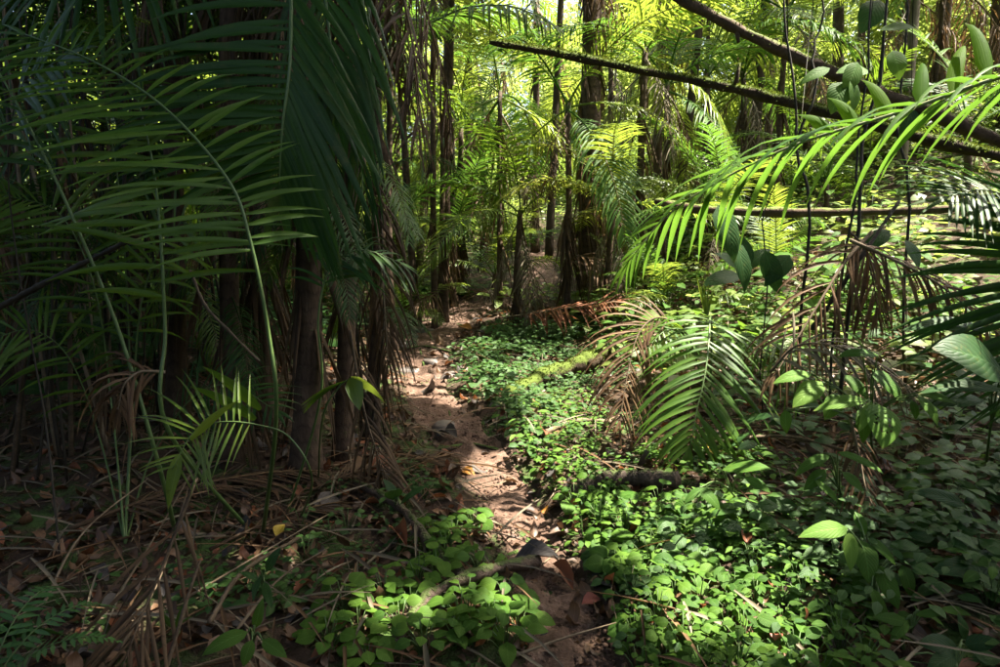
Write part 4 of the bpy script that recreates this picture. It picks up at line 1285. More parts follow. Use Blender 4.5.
fern('small bright fern in the bottom left corner', P(-20, 700, 1.95), [(.9, .7), (.35, .55), (1.5, .8), (2.3, .7)], .34)
fern('small yellow-green fern among the herbs beside the wet log', G(690, 512), [(3.4, .5), (4.3, .4), (5.5, .5), (2.2, .4)], .2)
fern('little fern by the rotten log in the herb patch', G(672, 545), [(1.2, .8), (2.8, .6), (4.8, .5)], .16)
broad_plant('plant with one long ribbed leaf lying low among dry strips', G(252, 655), [(248, 632, 202, 650, 2.35, 2.25, .9), (252, 640, 242, 666, 2.3, 2.25, 1.2), (255, 628, 262, 600, 2.4, 2.4, .6), (262, 640, 285, 655, 2.3, 2.25, .9)], 'shrub')
broad_plant('small dark plant under the lone yellow leaf', G(262, 600), [(262, 575, 250, 598, 2.6, 2.5, .7), (266, 572, 278, 548, 2.6, 2.6, .8), (258, 580, 240, 570, 2.6, 2.6, .8), (264, 582, 270, 605, 2.6, 2.5, .6)], 'shrub_dark')
broad_plant('seedling with one round dull green leaf by the dark branch', G(395, 505), [(393, 500, 394, 485, 3.2, 3.1, 1.3), (398, 500, 385, 478, 3.2, 3.2, .8), (400, 505, 425, 482, 3.2, 3.2, .6)], 'shrub_dark')
broad_plant('green seedling with a narrow upright blade in the dark litter', G(178, 640), [(176, 628, 182, 605, 2.4, 2.4, .4), (176, 628, 190, 615, 2.4, 2.4, .4), (174, 628, 160, 612, 2.4, 2.4, .4)], 'shrub')

# ------------------------------------------------------------------ low herbs
random.seed(205); rng = np.random.default_rng(205)
def gpoly(px):
    return np.array([G(x, y)[:2] for x, y in px])


def inside(poly, x, y):
    n, c_ = len(poly), False
    j = n - 1
    for i in range(n):
        xi, yi = poly[i]; xj, yj = poly[j]
        if (yi > y) != (yj > y) and x < (xj - xi) * (y - yi) / (yj - yi) + xi:
            c_ = not c_
        j = i
    return c_


def sample(poly, n, gap=0.0, avoid_path=0.02, dens=None):
    lo, hi = poly.min(0), poly.max(0)
    out = []
    tries = 0
    while len(out) < n and tries < n * 60:
        tries += 1
        x, y = random.uniform(lo[0], hi[0]), random.uniform(lo[1], hi[1])
        if not inside(poly, x, y) or float(path_dist(x, y)) < avoid_path:
            continue
        if dens is not None and vnoise(x * 2.2, y * 2.2, 33) < dens:
            continue
        if gap and any((x - a) ** 2 + (y - b_) ** 2 < gap * gap for a, b_ in out):
            continue
        out.append((x, y))
    return out


for lab, spots in {
    'bright green round-leaved herb in the clump left of the path foot': [(345, 615), (360, 640), (380, 600), (395, 640), (405, 612), (335, 655), (372, 665), (420, 650)],
    'bright green round-leaved herb in the clump touching the path foot': [(455, 650), (470, 610), (490, 640), (505, 600), (480, 585), (515, 630), (460, 625), (500, 655)],
    'bright green herb in the small tuft below the glossy branch': [(430, 545), (445, 560), (460, 545), (470, 530), (440, 580), (420, 590)],
    'small dark herb in the shaded litter left of the glossy branch': [(325, 545), (310, 560), (345, 530), (300, 540), (335, 500), (420, 500), (405, 480)],
}.items():
    dk = 'herb_dark' if lab.startswith('small dark') else 'herb'
    for (x, y) in spots:
        herb(lab, G(x + random.uniform(-6, 6), y + random.uniform(-5, 5)), random.randint(9, 14) if dk == 'herb' else 8, random.uniform(.10, .16), random.uniform(.075, .10) if dk == 'herb' else .05, dk, group={'bright green round-leaved herb in the clump left': 'herbs of the clump left of the path foot', 'bright green round-leaved herb in the clump touc': 'herbs of the clump touching the path foot', 'bright green herb in the small tuft below the gl': 'herbs of the tuft below the glossy branch', 'small dark herb in the shaded litter left of the': 'small dark herbs in the shaded litter'}[lab[:48]])

near_poly = gpoly([(632, 690), (615, 610), (585, 540), (560, 500), (600, 490), (690, 500), (800, 540), (850, 590), (870, 690)])
spots = sample(near_poly, 105, 0.085, dens=.26)
cen = near_poly.mean(0)
for (x, y) in spots:
    far_ = y > 3.05
    right_ = x > 0.9
    lab = ('round-leaved herb in the bright green carpet by the rotten logs' if far_ else 'large round-leaved herb in the lush carpet right of the path foot' if not right_ else 'pointed-leaved herb in the dappled carpet towards the lower right')
    herb(lab, on_ground(x, y), random.randint(6, 13), random.uniform(.06, .17), random.choice([.04, .055, .07, .09, .12]), ('shrub' if right_ and not far_ else random.choice(['herb', 'herb', 'herb', 'herb_dark', 'herb_round'])), group={0: 'herbs of the carpet by the rotten logs', 1: 'herbs of the carpet right of the path foot', 2: 'herbs of the carpet towards the lower right'}[0 if far_ else 1 if not right_ else 2])


def cover(name, label, poly, n, size, leaf, mat, protos=HERB, nl=(6, 10), dens=None, gap=0.0, avoid=0.03, kinds=None):
    pieces = []
    per = [[] for _ in protos]
    for (x, y) in sample(poly, n, gap, avoid, dens):
        b_ = on_ground(x, y)
        big_ = 0.55 + 0.95 * float(vnoise(x * 1.9, y * 1.9, 44))
        for m in herb_layout(random.randint(*nl), size * big_ * random.uniform(.6, 1.3), leaf * big_ * random.uniform(.7, 1.2)):
            m[:3, 3] += b_
            per[random.randrange(len(protos))].append(m)
    for pr, ms in zip(protos, per):
        if ms:
            pieces.append(batch(pr, ms))
    return stuff(name, join(pieces), M[mat], label, 'ground cover')


cover('ground_cover', 'carpet of small bright green herbs running up the sunny right side of the path', gpoly([(640, 690), (600, 590), (555, 515), (500, 425), (540, 395), (590, 400), (650, 445), (740, 455), (830, 480), (870, 560), (900, 690)]), 270, .085, .055, 'herb', LOWB, dens=.30)
CARPET = gpoly([(640, 690), (600, 590), (555, 515), (500, 425), (540, 395), (590, 400), (650, 445), (740, 455), (830, 480), (870, 560), (900, 690)])
cover('ground_cover', 'darker small-leaved plants mixed into the bright herb carpet', CARPET, 130, .11, .06, 'herb_dark', LOWB, dens=.45)
cover('ground_cover', 'lime green pointed seedlings mixed into the bright herb carpet', CARPET, 60, .13, .07, 'shrub_lime', [SL for SL in LOWP], nl=(3, 6), dens=.5)
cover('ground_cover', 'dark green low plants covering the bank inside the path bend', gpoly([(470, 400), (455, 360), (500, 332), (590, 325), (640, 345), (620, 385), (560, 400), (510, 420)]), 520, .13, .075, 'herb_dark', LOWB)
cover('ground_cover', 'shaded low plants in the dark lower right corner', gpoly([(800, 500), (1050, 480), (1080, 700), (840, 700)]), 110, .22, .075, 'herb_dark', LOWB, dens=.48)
cover('ground_cover', 'low green plants beside the far end of the path', gpoly([(380, 325), (385, 302), (440, 292), (470, 300), (455, 308), (420, 312), (395, 330)]), 240, .14, .09, 'herb', LOWB)
cover('ground_cover', 'scattered seedlings in the dark litter on the left', gpoly([(-60, 700), (-80, 520), (250, 520), (460, 480), (500, 560), (500, 690)]), 100, .08, .05, 'herb_dark', LOWB, dens=.46)
cover('ground_cover', 'dark broad leaves growing through the dead fronds on the right bank', gpoly([(715, 400), (800, 350), (1040, 330), (1060, 490), (900, 490), (760, 470)]), 110, .26, .095, 'shrub_dark', LOWB, nl=(5, 9), dens=.42)
cover('ground_cover', 'fresh green low leaves among the dead fronds behind the bent palm', gpoly([(620, 330), (700, 300), (900, 280), (1000, 300), (980, 340), (780, 360), (720, 390)]), 260, .18, .09, 'shrub', LOWB, nl=(5, 9))
big = np.array([(1.2, 5.2), (2.2, 4.6), (5.5, 4.6), (11, 9), (14, 16), (5, 17), (1.5, 11), (0.9, 7.5)])
cover('undergrowth', 'sunlit mass of pale green broad leaves covering the far right bank', big, 900, .34, .16, 'tree_lime_lit', LOWB, nl=(7, 11))
cover('undergrowth', 'darker leafy undergrowth between the far bank plants', big, 420, .42, .18, 'shrub', LOWB, nl=(6, 10), dens=.5)
cover('undergrowth', 'leafy undergrowth behind the far path end under the background palms', np.array([(-6, 9), (-2.2, 8.5), (0.6, 10.2), (3, 9.5), (6, 16), (2, 20), (-8, 18)]), 650, .34, .15, 'tree_lime_lit', LOWB, nl=(6, 10), avoid=.15)
cover('undergrowth', 'shaded undergrowth behind the cane thicket on the left', np.array([(-2.2, 5.5), (-1.6, 7.5), (-3, 10), (-9, 10), (-7, 4.5), (-3.5, 4.2)]), 420, .5, .17, 'shrub_dark', LOWB, nl=(7, 11))

# ------------------------------------------------------------------ litter
random.seed(206); rng = np.random.default_rng(206)
def litter(n, region, pal, size, label, mat, name='leaf_litter', path_keep=.12, protos=DEADL):
    per = [[] for _ in protos]
    k = 0
    while k < n:
        x = random.uniform(region[0], region[1]); y = region[2] + (region[3] - region[2]) * random.random() ** 1.5
        d = float(path_dist(x, y))
        if d < 0 and random.random() > path_keep:
            continue
        k += 1
        a = random.uniform(0, 6.28)
        p = on_ground(x, y, random.uniform(.004, .022))
        per[random.randrange(len(protos))].append(frame((math.cos(a), math.sin(a), random.gauss(0, .15)), (random.gauss(0, .3), random.gauss(0, .3), 1), size * random.uniform(.5, 1.4), p))
    return stuff(name, join([batch(pr, m) for pr, m in zip(protos, per) if m]), M[mat], label, 'leaf litter')


DLOW = []
for (v, f, u) in DEADL:
    keep = np.array([i for i in range(len(v)) if i % 5 in (0, 2, 4)])
    q = []
    for i in range(5):
        q += [(3 * i, 3 * i + 1, 3 * i + 4, 3 * i + 3), (3 * i + 1, 3 * i + 2, 3 * i + 5, 3 * i + 4)]
    DLOW.append((v[keep], np.array(q), u[keep]))
litter(9500, (-4.0, 4.0, 1.7, 11), 0, .085, 'brown dead leaves littering the forest floor', 'litter', protos=DLOW, path_keep=.28)
litter(1300, (-3, 3, 1.7, 11), 0, .10, 'rusty dead leaves scattered over the litter', 'rust', protos=DLOW, path_keep=.06)
litter(420, (-3, 3, 1.7, 10), 0, .12, 'grey rotting leaves scattered over the litter', 'greyleaf', protos=DLOW, path_keep=.5)
ps = []
for k in range(2400):
    x = random.uniform(-3.6, 3.6); y = 1.8 + 8 * random.random() ** 1.4
    d = float(path_dist(x, y))
    if d < 0.03 and random.random() > .05:
        continue
    if x > 0.2 and d < 0.8 and random.random() < .6:
        continue
    a = random.gauss(-.9, .9)
    p = on_ground(x, y, random.uniform(.01, .10))
    ps.append(leaflet(p, (math.cos(a), math.sin(a), random.uniform(-.1, .25)), (-math.sin(a), math.cos(a), .2), random.uniform(.2, .65), random.uniform(.008, .022), random.uniform(.1, .5), 4, .7, twist=random.uniform(-1, 1)))
stuff('palm_litter', join(ps[::2]), M['dry'], 'tan dry palm leaflet strips strewn over the ground', 'leaf litter')
stuff('palm_litter', join(ps[1::2]), M['dry_grey'], 'grey-brown dry palm leaflet strips strewn over the ground', 'leaf litter')
tw = []
for k in range(420):
    x = random.uniform(-3.2, 3.2); y = 1.8 + 7 * random.random() ** 1.3
    if float(path_dist(x, y)) < 0 and random.random() > .12:
        continue
    a = random.uniform(0, 6.28); L = random.uniform(.1, .6)
    p = on_ground(x, y, .012)
    q = on_ground(x + L * math.cos(a), y + L * math.sin(a), random.uniform(.01, .08))
    tw.append(tube(spline([p, (p + q) / 2 + rng.normal(0, .02, 3), q], 6), np.linspace(random.uniform(.003, .008), .002, 6), 6))
stuff('twigs', join(tw), M['twig'], 'thin dry twigs strewn over the forest floor', 'twigs')
peb = []
for k in range(2600):
    i = random.randrange(6, 58)
    x = PL[i][0] + random.uniform(-1, 1) * PL[i][2]; y = PL[i][1] + random.uniform(-.2, .2)
    s = random.uniform(.004, .016)
    p = on_ground(x, y, .014)
    v = []
    for zz, rr in ((-.4, .7), (.3, .8)):
        for j in range(6):
            v.append(p + np.array([math.cos(j * 1.047) * rr, math.sin(j * 1.047) * rr, zz]) * s * random.uniform(.7, 1.2))
    v += [p + [0, 0, -.6 * s], p + [0, 0, .6 * s]]
    f = [(j, (j + 1) % 6, 6 + (j + 1) % 6, 6 + j) for j in range(6)] + [(13, 6 + j, 6 + j + 1, 6 + (j + 2) % 6) for j in (0, 2, 4)]
    peb.append((np.array(v), np.array(f), np.array(v)[:, :2]))
stuff('crumbs_of_earth', join(peb), M['path'], 'loose crumbs of earth and grit along the trodden path', 'gravel')


def fallen_leaf(label, px, py, L, mat, az, proto=0, lift=.02, wf=1.0, tilt=.1, name='fallen_leaf', cat='leaf'):
    p = G(px, py) + [0, 0, lift]
    d = np.array([math.cos(az), math.sin(az), tilt])
    fm = frame(d, (0, -.35, 1), L, p - d * L * .5)
    fm[:3, 0] *= wf
    V, F_, U = xform(DEADL[proto], fm)
    return tag(build(name, (V, F_, U), M[mat], origin=p), label, cat)


fallen_leaf('lone bright yellow leaf caught in the dark litter at the lower left', 282, 562, .075, 'yellow', 1.2, 2, .16, 1.5, .6)
fallen_leaf('orange-yellow leaf on the left rim of the sunny path', 468, 476, .13, 'orange', -.6, 0, .03, 1.1)
fallen_leaf('small orange leaf at the right rim of the sunny path', 545, 514, .06, 'orange', .7, 1, .02, 1.3)
fallen_leaf('yellow leaf with brown tip lying in front of the bent palm', 712, 466, .15, 'yellow', -.9, 0, .10, .9, -.2)
fallen_leaf('reddish pink leaf on the path foot beside the herbs', 592, 608, .10, 'red', .3, 2, .02, 1.2)
fallen_leaf('yellow-orange leaf at the far end of the path', 466, 330, .28, 'orange', -.7, 0, .05, 1.0)
fallen_leaf('large grey dead leaf lying flat in the middle of the path', 428, 396, .30, 'greyleaf', -.5, 1, .03, 1.4)
fallen_leaf('long grey dead leaf at the left rim of the path', 448, 440, .24, 'greyleaf', -.9, 2, .04, 1.0)
fallen_leaf('big grey lobed dead leaf in the dark litter by the palm clump', 338, 512, .26, 'greyleaf', .4, 3, .07, 1.6)
fallen_leaf('dark grey curled leaf at the root of the bent palm', 712, 443, .2, 'greyleaf', 1.2, 2, .08, 1.6)
fallen_leaf('pale dead leaf lying in the herb carpet at the bottom', 775, 655, .10, 'red', 1.1, 0, .08, 1.0)
fallen_leaf('rusty leaf standing on edge in the herb carpet', 745, 553, .10, 'rust', 1.4, 2, .08, 1.0, .5)
fallen_leaf('brown curled leaf beside the rotten log in the herbs', 705, 530, .14, 'rust', .2, 3, .06, 1.0)
fallen_leaf('tan leaf lying in the sunny patch right of the path', 532, 420, .16, 'dry', .2, 1, .03, 1.4)
fallen_leaf('orange dead leaf under the brown fronds on the bank', 893, 322, .2, 'orange', .1, 0, .15, 1.2)
fallen_leaf('tan leaf on the far side of the path bend', 440, 345, .2, 'dry', 1.9, 1, .03, 1.2)
fallen_leaf('rusty leaf on the path below the dark flat stones', 455, 425, .12, 'rust', .9, 0, .02, 1.0)
# leaf sheaths: curled woody bracts
for lab, px, py, L, az, mat, wf in (('large curled reddish leaf sheath lying along the path foot', 562, 588, .24, 1.9, 'rust', .6),
                                    ('dark torn leaf sheath heaped over the branch at the path foot', 538, 570, .24, -.3, 'greyleaf', .9),
                                    ('pale brown leaf sheath standing in the litter beside the palm clump', 362, 478, .30, 1.3, 'dry', .5),
                                    ('broad brown leaf sheath in the litter by the glossy branch', 385, 478, .26, .6, 'rust', .8),
                                    ('rusty torn sheath below the glossy branch', 400, 548, .28, -1.2, 'rust', .6)):
    fallen_leaf(lab, px, py, L, mat, az, 2, .06, wf, .15, 'leaf_sheath', 'leaf sheath')

# flat stones and roots in the path
def stone(label, px, py, s, h_):
    p = G(px, py)
    r = np.random.default_rng(px)
    v, f = [], []
    n = 10
    for zz, rr in ((-.5, 1.05), (.35, 1.0), (.62, .8)):
        for j in range(n):
            a = 2 * math.pi * j / n
            k = rr * (0.8 + 0.35 * r.random() if zz < .3 else .88 + .1 * math.sin(a * 2 + px))
            v.append([math.cos(a) * k * s, math.sin(a) * k * s * .7, zz * h_ + .006 * r.random()])
    v += [[0, 0, .66 * h_], [0, 0, -.5 * h_]]
    for l in range(2):
        for j in range(n):
            f.append((l * n + j, l * n + (j + 1) % n, (l + 1) * n + (j + 1) % n, (l + 1) * n + j))
    for j in range(0, n, 2):
        f.append((3 * n, 2 * n + j, 2 * n + j + 1, 2 * n + (j + 2) % n))
    V = np.array(v) @ rotz(px * .37).T + p
    return tag(build('stone', (V, np.array(f), V[:, :2]), M['stone'], origin=p, smooth=False), label, 'stone', 'flat stones set in the path')


stone('flat dark stone in the path where it narrows beside the mossy log', 445, 428, .14, .06)
stone('flat stone at the left rim of the path bend', 408, 372, .16, .06)
stone('flat stone in the middle of the path bend', 430, 362, .15, .05)
stone('small stone near the far end of the path', 425, 332, .17, .07)
stone('grey stone on the right rim of the path bend', 452, 376, .13, .06)
stone('half buried stone at the far left rim of the path', 402, 345, .18, .07)
for lab, pts, r in (('root crossing the path like a step above the sunny patch', [(440, 452), (470, 446), (500, 452)], .02),
                    ('thin root running down the middle of the shaded path', [(420, 350), (428, 380), (448, 410), (452, 440)], .014),
                    ('crooked root crossing the path bend', [(395, 352), (425, 348), (462, 356)], .024),
                    ('root crossing the path below the sunny patch', [(505, 560), (540, 548), (575, 556)], .016),
                    ('low root crossing the far path', [(400, 326), (430, 322), (468, 327)], .025)):
    pts = np.array([G(*q) for q in pts]) + [0, 0, r * .4]
    pole('root', lab, list(pts), r, r * .7, 'bark', cat='root', n=14, sides=8, group='roots across the path')

# ------------------------------------------------------------------ sunlit palms and trees behind
random.seed(207); rng = np.random.default_rng(207)
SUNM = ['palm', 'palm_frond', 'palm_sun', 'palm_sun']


def at(px, d):
    p = P(px, 300, d)
    return on_ground(p[0], p[1])


palm('cluster of slim dark palm stems left of the far path end', at(433, 9.6), 6.0, .05, 14, 1.0, ['palm', 'palm_sun'], stems=5, spread=.28, dead=1, strips=5)
palm('stout palm with brown hanging thatch in the middle background', at(588, 9.4), 6.0, .14, 9, 1.2, ['palm', 'palm_sun'], dead=7, strips=60)
palm('palm whose pale fronds arch low left of the stout palm', at(520, 9.0), 1.6, .05, 8, .75, ['palm_sun', 'palm_sun', 'palm'], dead=3, strips=8, kinds=('high', 'mid', 'low'))
palm('low palm with pale arching fronds right in front of the stout palm', at(612, 8.2), 1.5, .05, 7, .75, ['palm_sun', 'palm_yellow'], dead=3, strips=8, kinds=('high', 'mid', 'low'))
palm('palm with comb fronds hanging right of the stout palm', at(640, 9.0), 3.3, .06, 7, .85, ['palm_sun', 'palm_frond'], dead=3, strips=20, kinds=('high', 'mid', 'low', 'hang'))
palm('palm with long yellowish drooping fronds below the mossy leaning trunk', at(700, 10.5), 2.7, .06, 10, .95, SUNM, dead=3, strips=10)
palm('small fresh green palm behind the tip of the big arching frond', at(712, 8.6), 0.8, .05, 12, .62, ['palm_frond', 'palm_sun'], dead=1, kinds=('up', 'high', 'mid'))
palm('palm at the far left of the sunny gap, fronds over the path', at(385, 8.6), 1.2, .05, 6, .75, ['palm_sun', 'palm_frond'], dead=0, kinds=('high', 'mid'))
palm('palm showing between clump and slim stems with pale fronds', at(398, 12.5), 3.6, .06, 7, 1.0, SUNM, dead=3, strips=8)
palm('tall palm in the middle distance left of the stout palm', at(535, 14.5), 5.4, .09, 8, 1.2, SUNM, dead=4, strips=12)
palm('tall palm in the distance above the slim stem cluster', at(470, 15), 5.4, .09, 10, 1.25, SUNM, dead=4, strips=10)
palm('tall palm right of the stout palm in the distance', at(655, 14), 4.8, .09, 10, 1.25, SUNM, dead=4, strips=12)
palm('distant palm above the level pole', at(760, 14.5), 4.2, .09, 10, 1.2, SUNM, dead=4, strips=10)
palm('distant palm behind the crossing saplings', at(850, 15), 4.4, .09, 10, 1.2, ['palm', 'palm_sun'], dead=4, strips=8)
palm('distant palm under the thick leaning trunk at the upper right', at(930, 13.5), 3.4, .08, 14, 1.25, ['palm', 'palm_sun'], dead=3, strips=6)
palm('short palm sprouting on the sunny bank behind the level pole', at(820, 9.5), 0.7, .05, 10, .7, ['palm_sun', 'palm'], dead=1, kinds=('up', 'high', 'mid'))
palm('short palm on the bank at the right behind the saplings', at(955, 9.0), 1.0, .05, 10, .8, ['palm', 'palm_dark'], dead=2, kinds=('up', 'high', 'mid'))
palm('low palm tuft behind the far path end', at(495, 11.0), 0.5, .05, 11, .7, ['palm_sun', 'palm'], dead=1, kinds=('up', 'high', 'mid'))
palm('palm seen through the thicket in the sun at the far left', at(70, 11), 2.4, .07, 14, 1.2, SUNM, dead=3)
palm('palm seen through the thicket behind the clumping palm', at(210, 11), 2.8, .07, 14, 1.2, SUNM, dead=3)
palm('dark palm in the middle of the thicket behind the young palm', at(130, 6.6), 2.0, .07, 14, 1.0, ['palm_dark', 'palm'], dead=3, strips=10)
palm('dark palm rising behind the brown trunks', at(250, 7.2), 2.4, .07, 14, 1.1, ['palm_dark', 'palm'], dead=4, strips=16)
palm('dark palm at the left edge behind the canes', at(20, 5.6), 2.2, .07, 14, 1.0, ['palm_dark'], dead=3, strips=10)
palm('fresh green palm filling the gap right of the slim stem cluster', at(482, 12.8), 2.6, .06, 8, 1.0, SUNM, dead=2, strips=8)
palm('palm with broad pale fronds just left of the comb-frond palm', at(607, 13.2), 3.4, .07, 8, 1.1, SUNM, dead=3, strips=10)
palm('palm with pale fronds above the middle of the level pole', at(735, 11.8), 2.4, .06, 11, 1.1, SUNM, dead=3, strips=8)
palm('palm with pale fronds above the right half of the level pole', at(800, 12.8), 2.6, .06, 11, 1.15, SUNM, dead=2, strips=8)
palm('palm high behind the crossing saplings in the sun', at(890, 12), 2.8, .06, 11, 1.1, SUNM, dead=3, strips=8)
palm('palm at the upper right edge beyond the leaning trunks', at(985, 11), 2.6, .06, 10, 1.1, SUNM, dead=3, strips=8)
palm('fresh green palm low behind the bend of the path', at(455, 10.6), 1.1, .05, 9, .8, SUNM, dead=1, kinds=('up', 'high', 'mid'))
for lab, x, d, fs_ in (('palm tuft at the right foot of the stout palm', 628, 8.6, .42), ('palm tuft at the foot of the slim stem cluster', 408, 9.2, .42), ('palm tuft on the bank above the rusty dead frond', 665, 7.8, .4), ('palm tuft on the sunny bank under the saplings', 775, 7.6, .42)):
    palm(lab, at(x, d), .22, .04, 9, fs_, ['palm', 'palm_frond', 'palm_sun'], dead=1, kinds=('up', 'high', 'mid'), group='palm tufts on the forest floor', cat='palm')
for lab, x, d, h_, n_, fs_, mm in (('palm with a curtain of hanging pale fronds over the stout palm trunk', 566, 8.7, 2.9, 8, .95, ['palm_sun', 'palm_yellow', 'palm_frond']),
                                   ('palm with hanging fronds between slim stem cluster and stout palm', 500, 10.4, 3.3, 9, 1.05, ['palm_sun', 'palm_frond']),
                                   ('palm with hanging fronds closing the view behind the far path', 462, 11.2, 2.7, 9, 1.0, ['palm_sun', 'palm_frond', 'palm_yellow']),
                                   ('palm with a curtain of hanging fronds under the mossy leaning trunk', 662, 9.6, 2.8, 9, .95, ['palm_sun', 'palm_frond']),
                                   ('palm with hanging pale fronds above the tip of the arching frond', 700, 12.5, 3.8, 9, 1.15, ['palm_sun', 'palm_yellow']),
                                   ('palm with hanging fronds high above the level pole', 775, 11, 3.2, 9, 1.05, ['palm_sun', 'palm_frond']),
                                   ('palm with hanging fronds behind the slim sapling', 925, 11.5, 3.0, 8, 1.05, ['palm', 'palm_sun'])):
    palm(lab, at(x, d), h_, .05, n_, fs_, mm, dead=3, strips=14, kinds=('high', 'mid', 'low', 'hang', 'hang'))
for lab, px, py, n_, sz, lf, kd in (('knee-high shrub with broad leaves right of the bent palm', 760, 322, 13, .36, .15, 'shrub'), ('pale knee-high shrub on the bank under the thin sapling', 795, 285, 13, .40, .16, 'shrub_lime'),
                                    ('broad-leaved shrub behind the dead fronds below the crossing saplings', 845, 268, 13, .42, .17, 'shrub'), ('pale shrub on the sunny bank left of the thin sapling', 735, 268, 13, .42, .16, 'shrub_lime'),
                                    ('pale shrub on the bank under the tip of the arching frond', 668, 286, 12, .36, .15, 'shrub_lime'), ('shrub above the reddish slumped dead frond', 640, 305, 12, .34, .14, 'shrub'),
                                    ('broad-leaved shrub behind the splayed dead frond at the right', 905, 275, 13, .45, .18, 'shrub'), ('dark shrub beside the level dark leaflets at the right edge', 960, 330, 12, .35, .17, 'shrub_dark'),
                                    ('dark shrub under the hanging dry fan', 890, 352, 12, .30, .15, 'shrub_dark'), ('pale shrub high on the bank near the level pole', 870, 235, 13, .5, .2, 'shrub_lime'),
                                    ('pale shrub high on the bank at the middle of the level pole', 765, 240, 13, .5, .2, 'shrub_lime'), ('glossy shrub in the lower right corner above the low dark leaves', 990, 610, 12, .22, .11, 'shrub'),
                                    ('glossy shrub between the drooping oval leaves and the right edge', 945, 520, 12, .22, .11, 'shrub'), ('glossy knee-high shrub below the big oval ribbed leaf', 950, 440, 12, .24, .12, 'shrub'),
                                    ('low shrub at the foot of the dead frond on the far bank', 600, 320, 11, .28, .12, 'shrub')):
    herb(lab, G(px, py), n_, sz, lf, kd, group='shrubs on the right bank', name='low_shrub', cat='shrub')
# frond reaching over the path high in the middle
b = at(395, 7.4)
t = palm('palm beside the clump sending a big comb frond over the path at the top', b, 3.4, .045, 3, .7, ['palm', 'palm_frond'], dead=0, strips=3, group=None)
near_frond(t, [b + [0, 0, 3.4], P(405, 20, 6.6), P(430, 22, 6.0), P(465, 8, 5.7), P(510, 6, 5.5), P(550, 22, 5.4)], 32, 0.62, 0.032, (0, -.4, 1), 'palm', s0=.1, sweep=.35, droop=1.0, r0=.014, label='comb frond stretching over the path at the top')


CROWN = []
for s in range(4):
    r = np.random.default_rng(100 + s)
    ms = []
    for l in range(26):
        c0 = r.normal(0, 1, 3); c0 /= np.linalg.norm(c0); c0 *= r.random() ** .45 * 1.7; c0[2] *= .8
        k = 130
        q = r.normal(0, .34, (k, 3)) * [1, 1, .7] + c0
        for p in q:
            a = r.random() * 6.28
            ms.append(frame((math.cos(a), math.sin(a), r.normal(-.2, .3)), (r.normal(0, .45), r.normal(0, .45), 1), .10 + .10 * r.random(), p))
    CROWN.append(make_mesh('crown', batch(TINY, ms), M['tree']))


def tree(label, base, hgt, cr, mat, group, r=.09, bark='bark', crowns=3, low=0.35, name='forest_tree', cat='tree'):
    base = np.asarray(base, float)
    t = thing(name, label, cat, base, group)
    top = base + np.array([random.gauss(0, .3), random.gauss(0, .3), hgt])
    pts = spline([base - [0, 0, .3], base * .55 + top * .45 + rng.normal(0, .15, 3), top], 14)
    ps = [tube(pts, np.linspace(r * 1.2, r * .5, 14), 8, .06)]
    cc = []
    for i in range(crowns):
        q = low + (1 - low) * (i + .5) / crowns
        p = pts[int(q * 13)] + np.array([random.gauss(0, cr * .5), random.gauss(0, cr * .5), 0])
        cc.append(p)
        ps.append(tube(spline([pts[max(0, int(q * 13) - 2)], (pts[int(q * 13)] + p) / 2, p], 6), np.linspace(r * .4, .012, 6), 5 + 1))
    build('trunk', join(ps), M[bark], t)
    for p in cc:
        if len(cc) > 1 and base[1] > 6.8 and in_gap(p, cr * .55):
            continue
        o = place('crown', random.choice(CROWN), m4(rotz(random.uniform(0, 6.28)), cr / 2 * random.uniform(.85, 1.15), p), t)
        set_mat(o, mat)
    return t


k = 0
for d, xs in ((12.5, (-30, 330)), (17, (-60, 80, 230, 370, 780, 900, 1040)), (23, (0, 150, 300, 410, 500, 600, 700, 820, 940, 1060)), (31, (-40, 100, 250, 350, 440, 530, 630, 730, 850, 960, 1060)), (42, (-20, 120, 260, 380, 470, 560, 660, 760, 870, 980))):
    for x in xs:
        k += 1
        pos = at(x + random.uniform(-18, 18), d * random.uniform(.93, 1.08))
        bank = 'at the left behind the thicket' if x < 350 else 'behind the far path end' if x < 560 else 'behind the stout palm' if x < 720 else 'above the sunny right bank'
        dist = {12.5: 'slim near tree', 17: 'leafy tree in the middle distance', 23: 'pale leafy tree farther off', 31: 'yellow-green tree far back', 42: 'tall pale tree at the very back'}[d]
        tree(dist + ' ' + bank, pos, random.uniform(.8, 1.15) * d * (.24 if d < 28 else .30), random.uniform(1.5, 2.2) * (0.65 + d / 32), random.choice(['tree', 'tree_lime_lit', 'tree_lime_lit'] if d > 14 else ['tree', 'tree_lime_lit']),
             dist + 's ' + bank, r=random.uniform(.05, .10), bark=random.choice(['bark', 'bark_pale', 'bark_pale']), crowns=3, low=.5 if d < 14 else .1)
for i, (x, d, s) in enumerate(((360, 12, .8), (505, 15, .7), (690, 12.5, .7), (770, 12, .7), (860, 12.5, .8), (950, 11.5, .8), (1010, 9, .7), (40, 8.5, .8), (160, 9, .8), (300, 9.5, .8), (-20, 7, .7), (480, 18, 1.2), (600, 18, 1.2), (720, 18, 1.2), (850, 18, 1.2), (980, 17, 1.2), (380, 18, 1.2))):
    b = at(x, d)
    where = 'at the left behind the thicket' if x < 340 else 'behind the far path end' if x < 560 else 'behind the stout palm' if x < 720 else 'above the sunny right bank'
    far_ = 'far leafy bush ' if d > 15 else 'leafy bush '
    tree(far_ + where, b, s * 1.1, s * 1.2, random.choice(['tree', 'tree_lime_lit', 'shrub']), ('far bushes ' if d > 15 else 'bushes ') + where, r=.03, crowns=2, low=.3, name='leafy_bush', cat='bush')
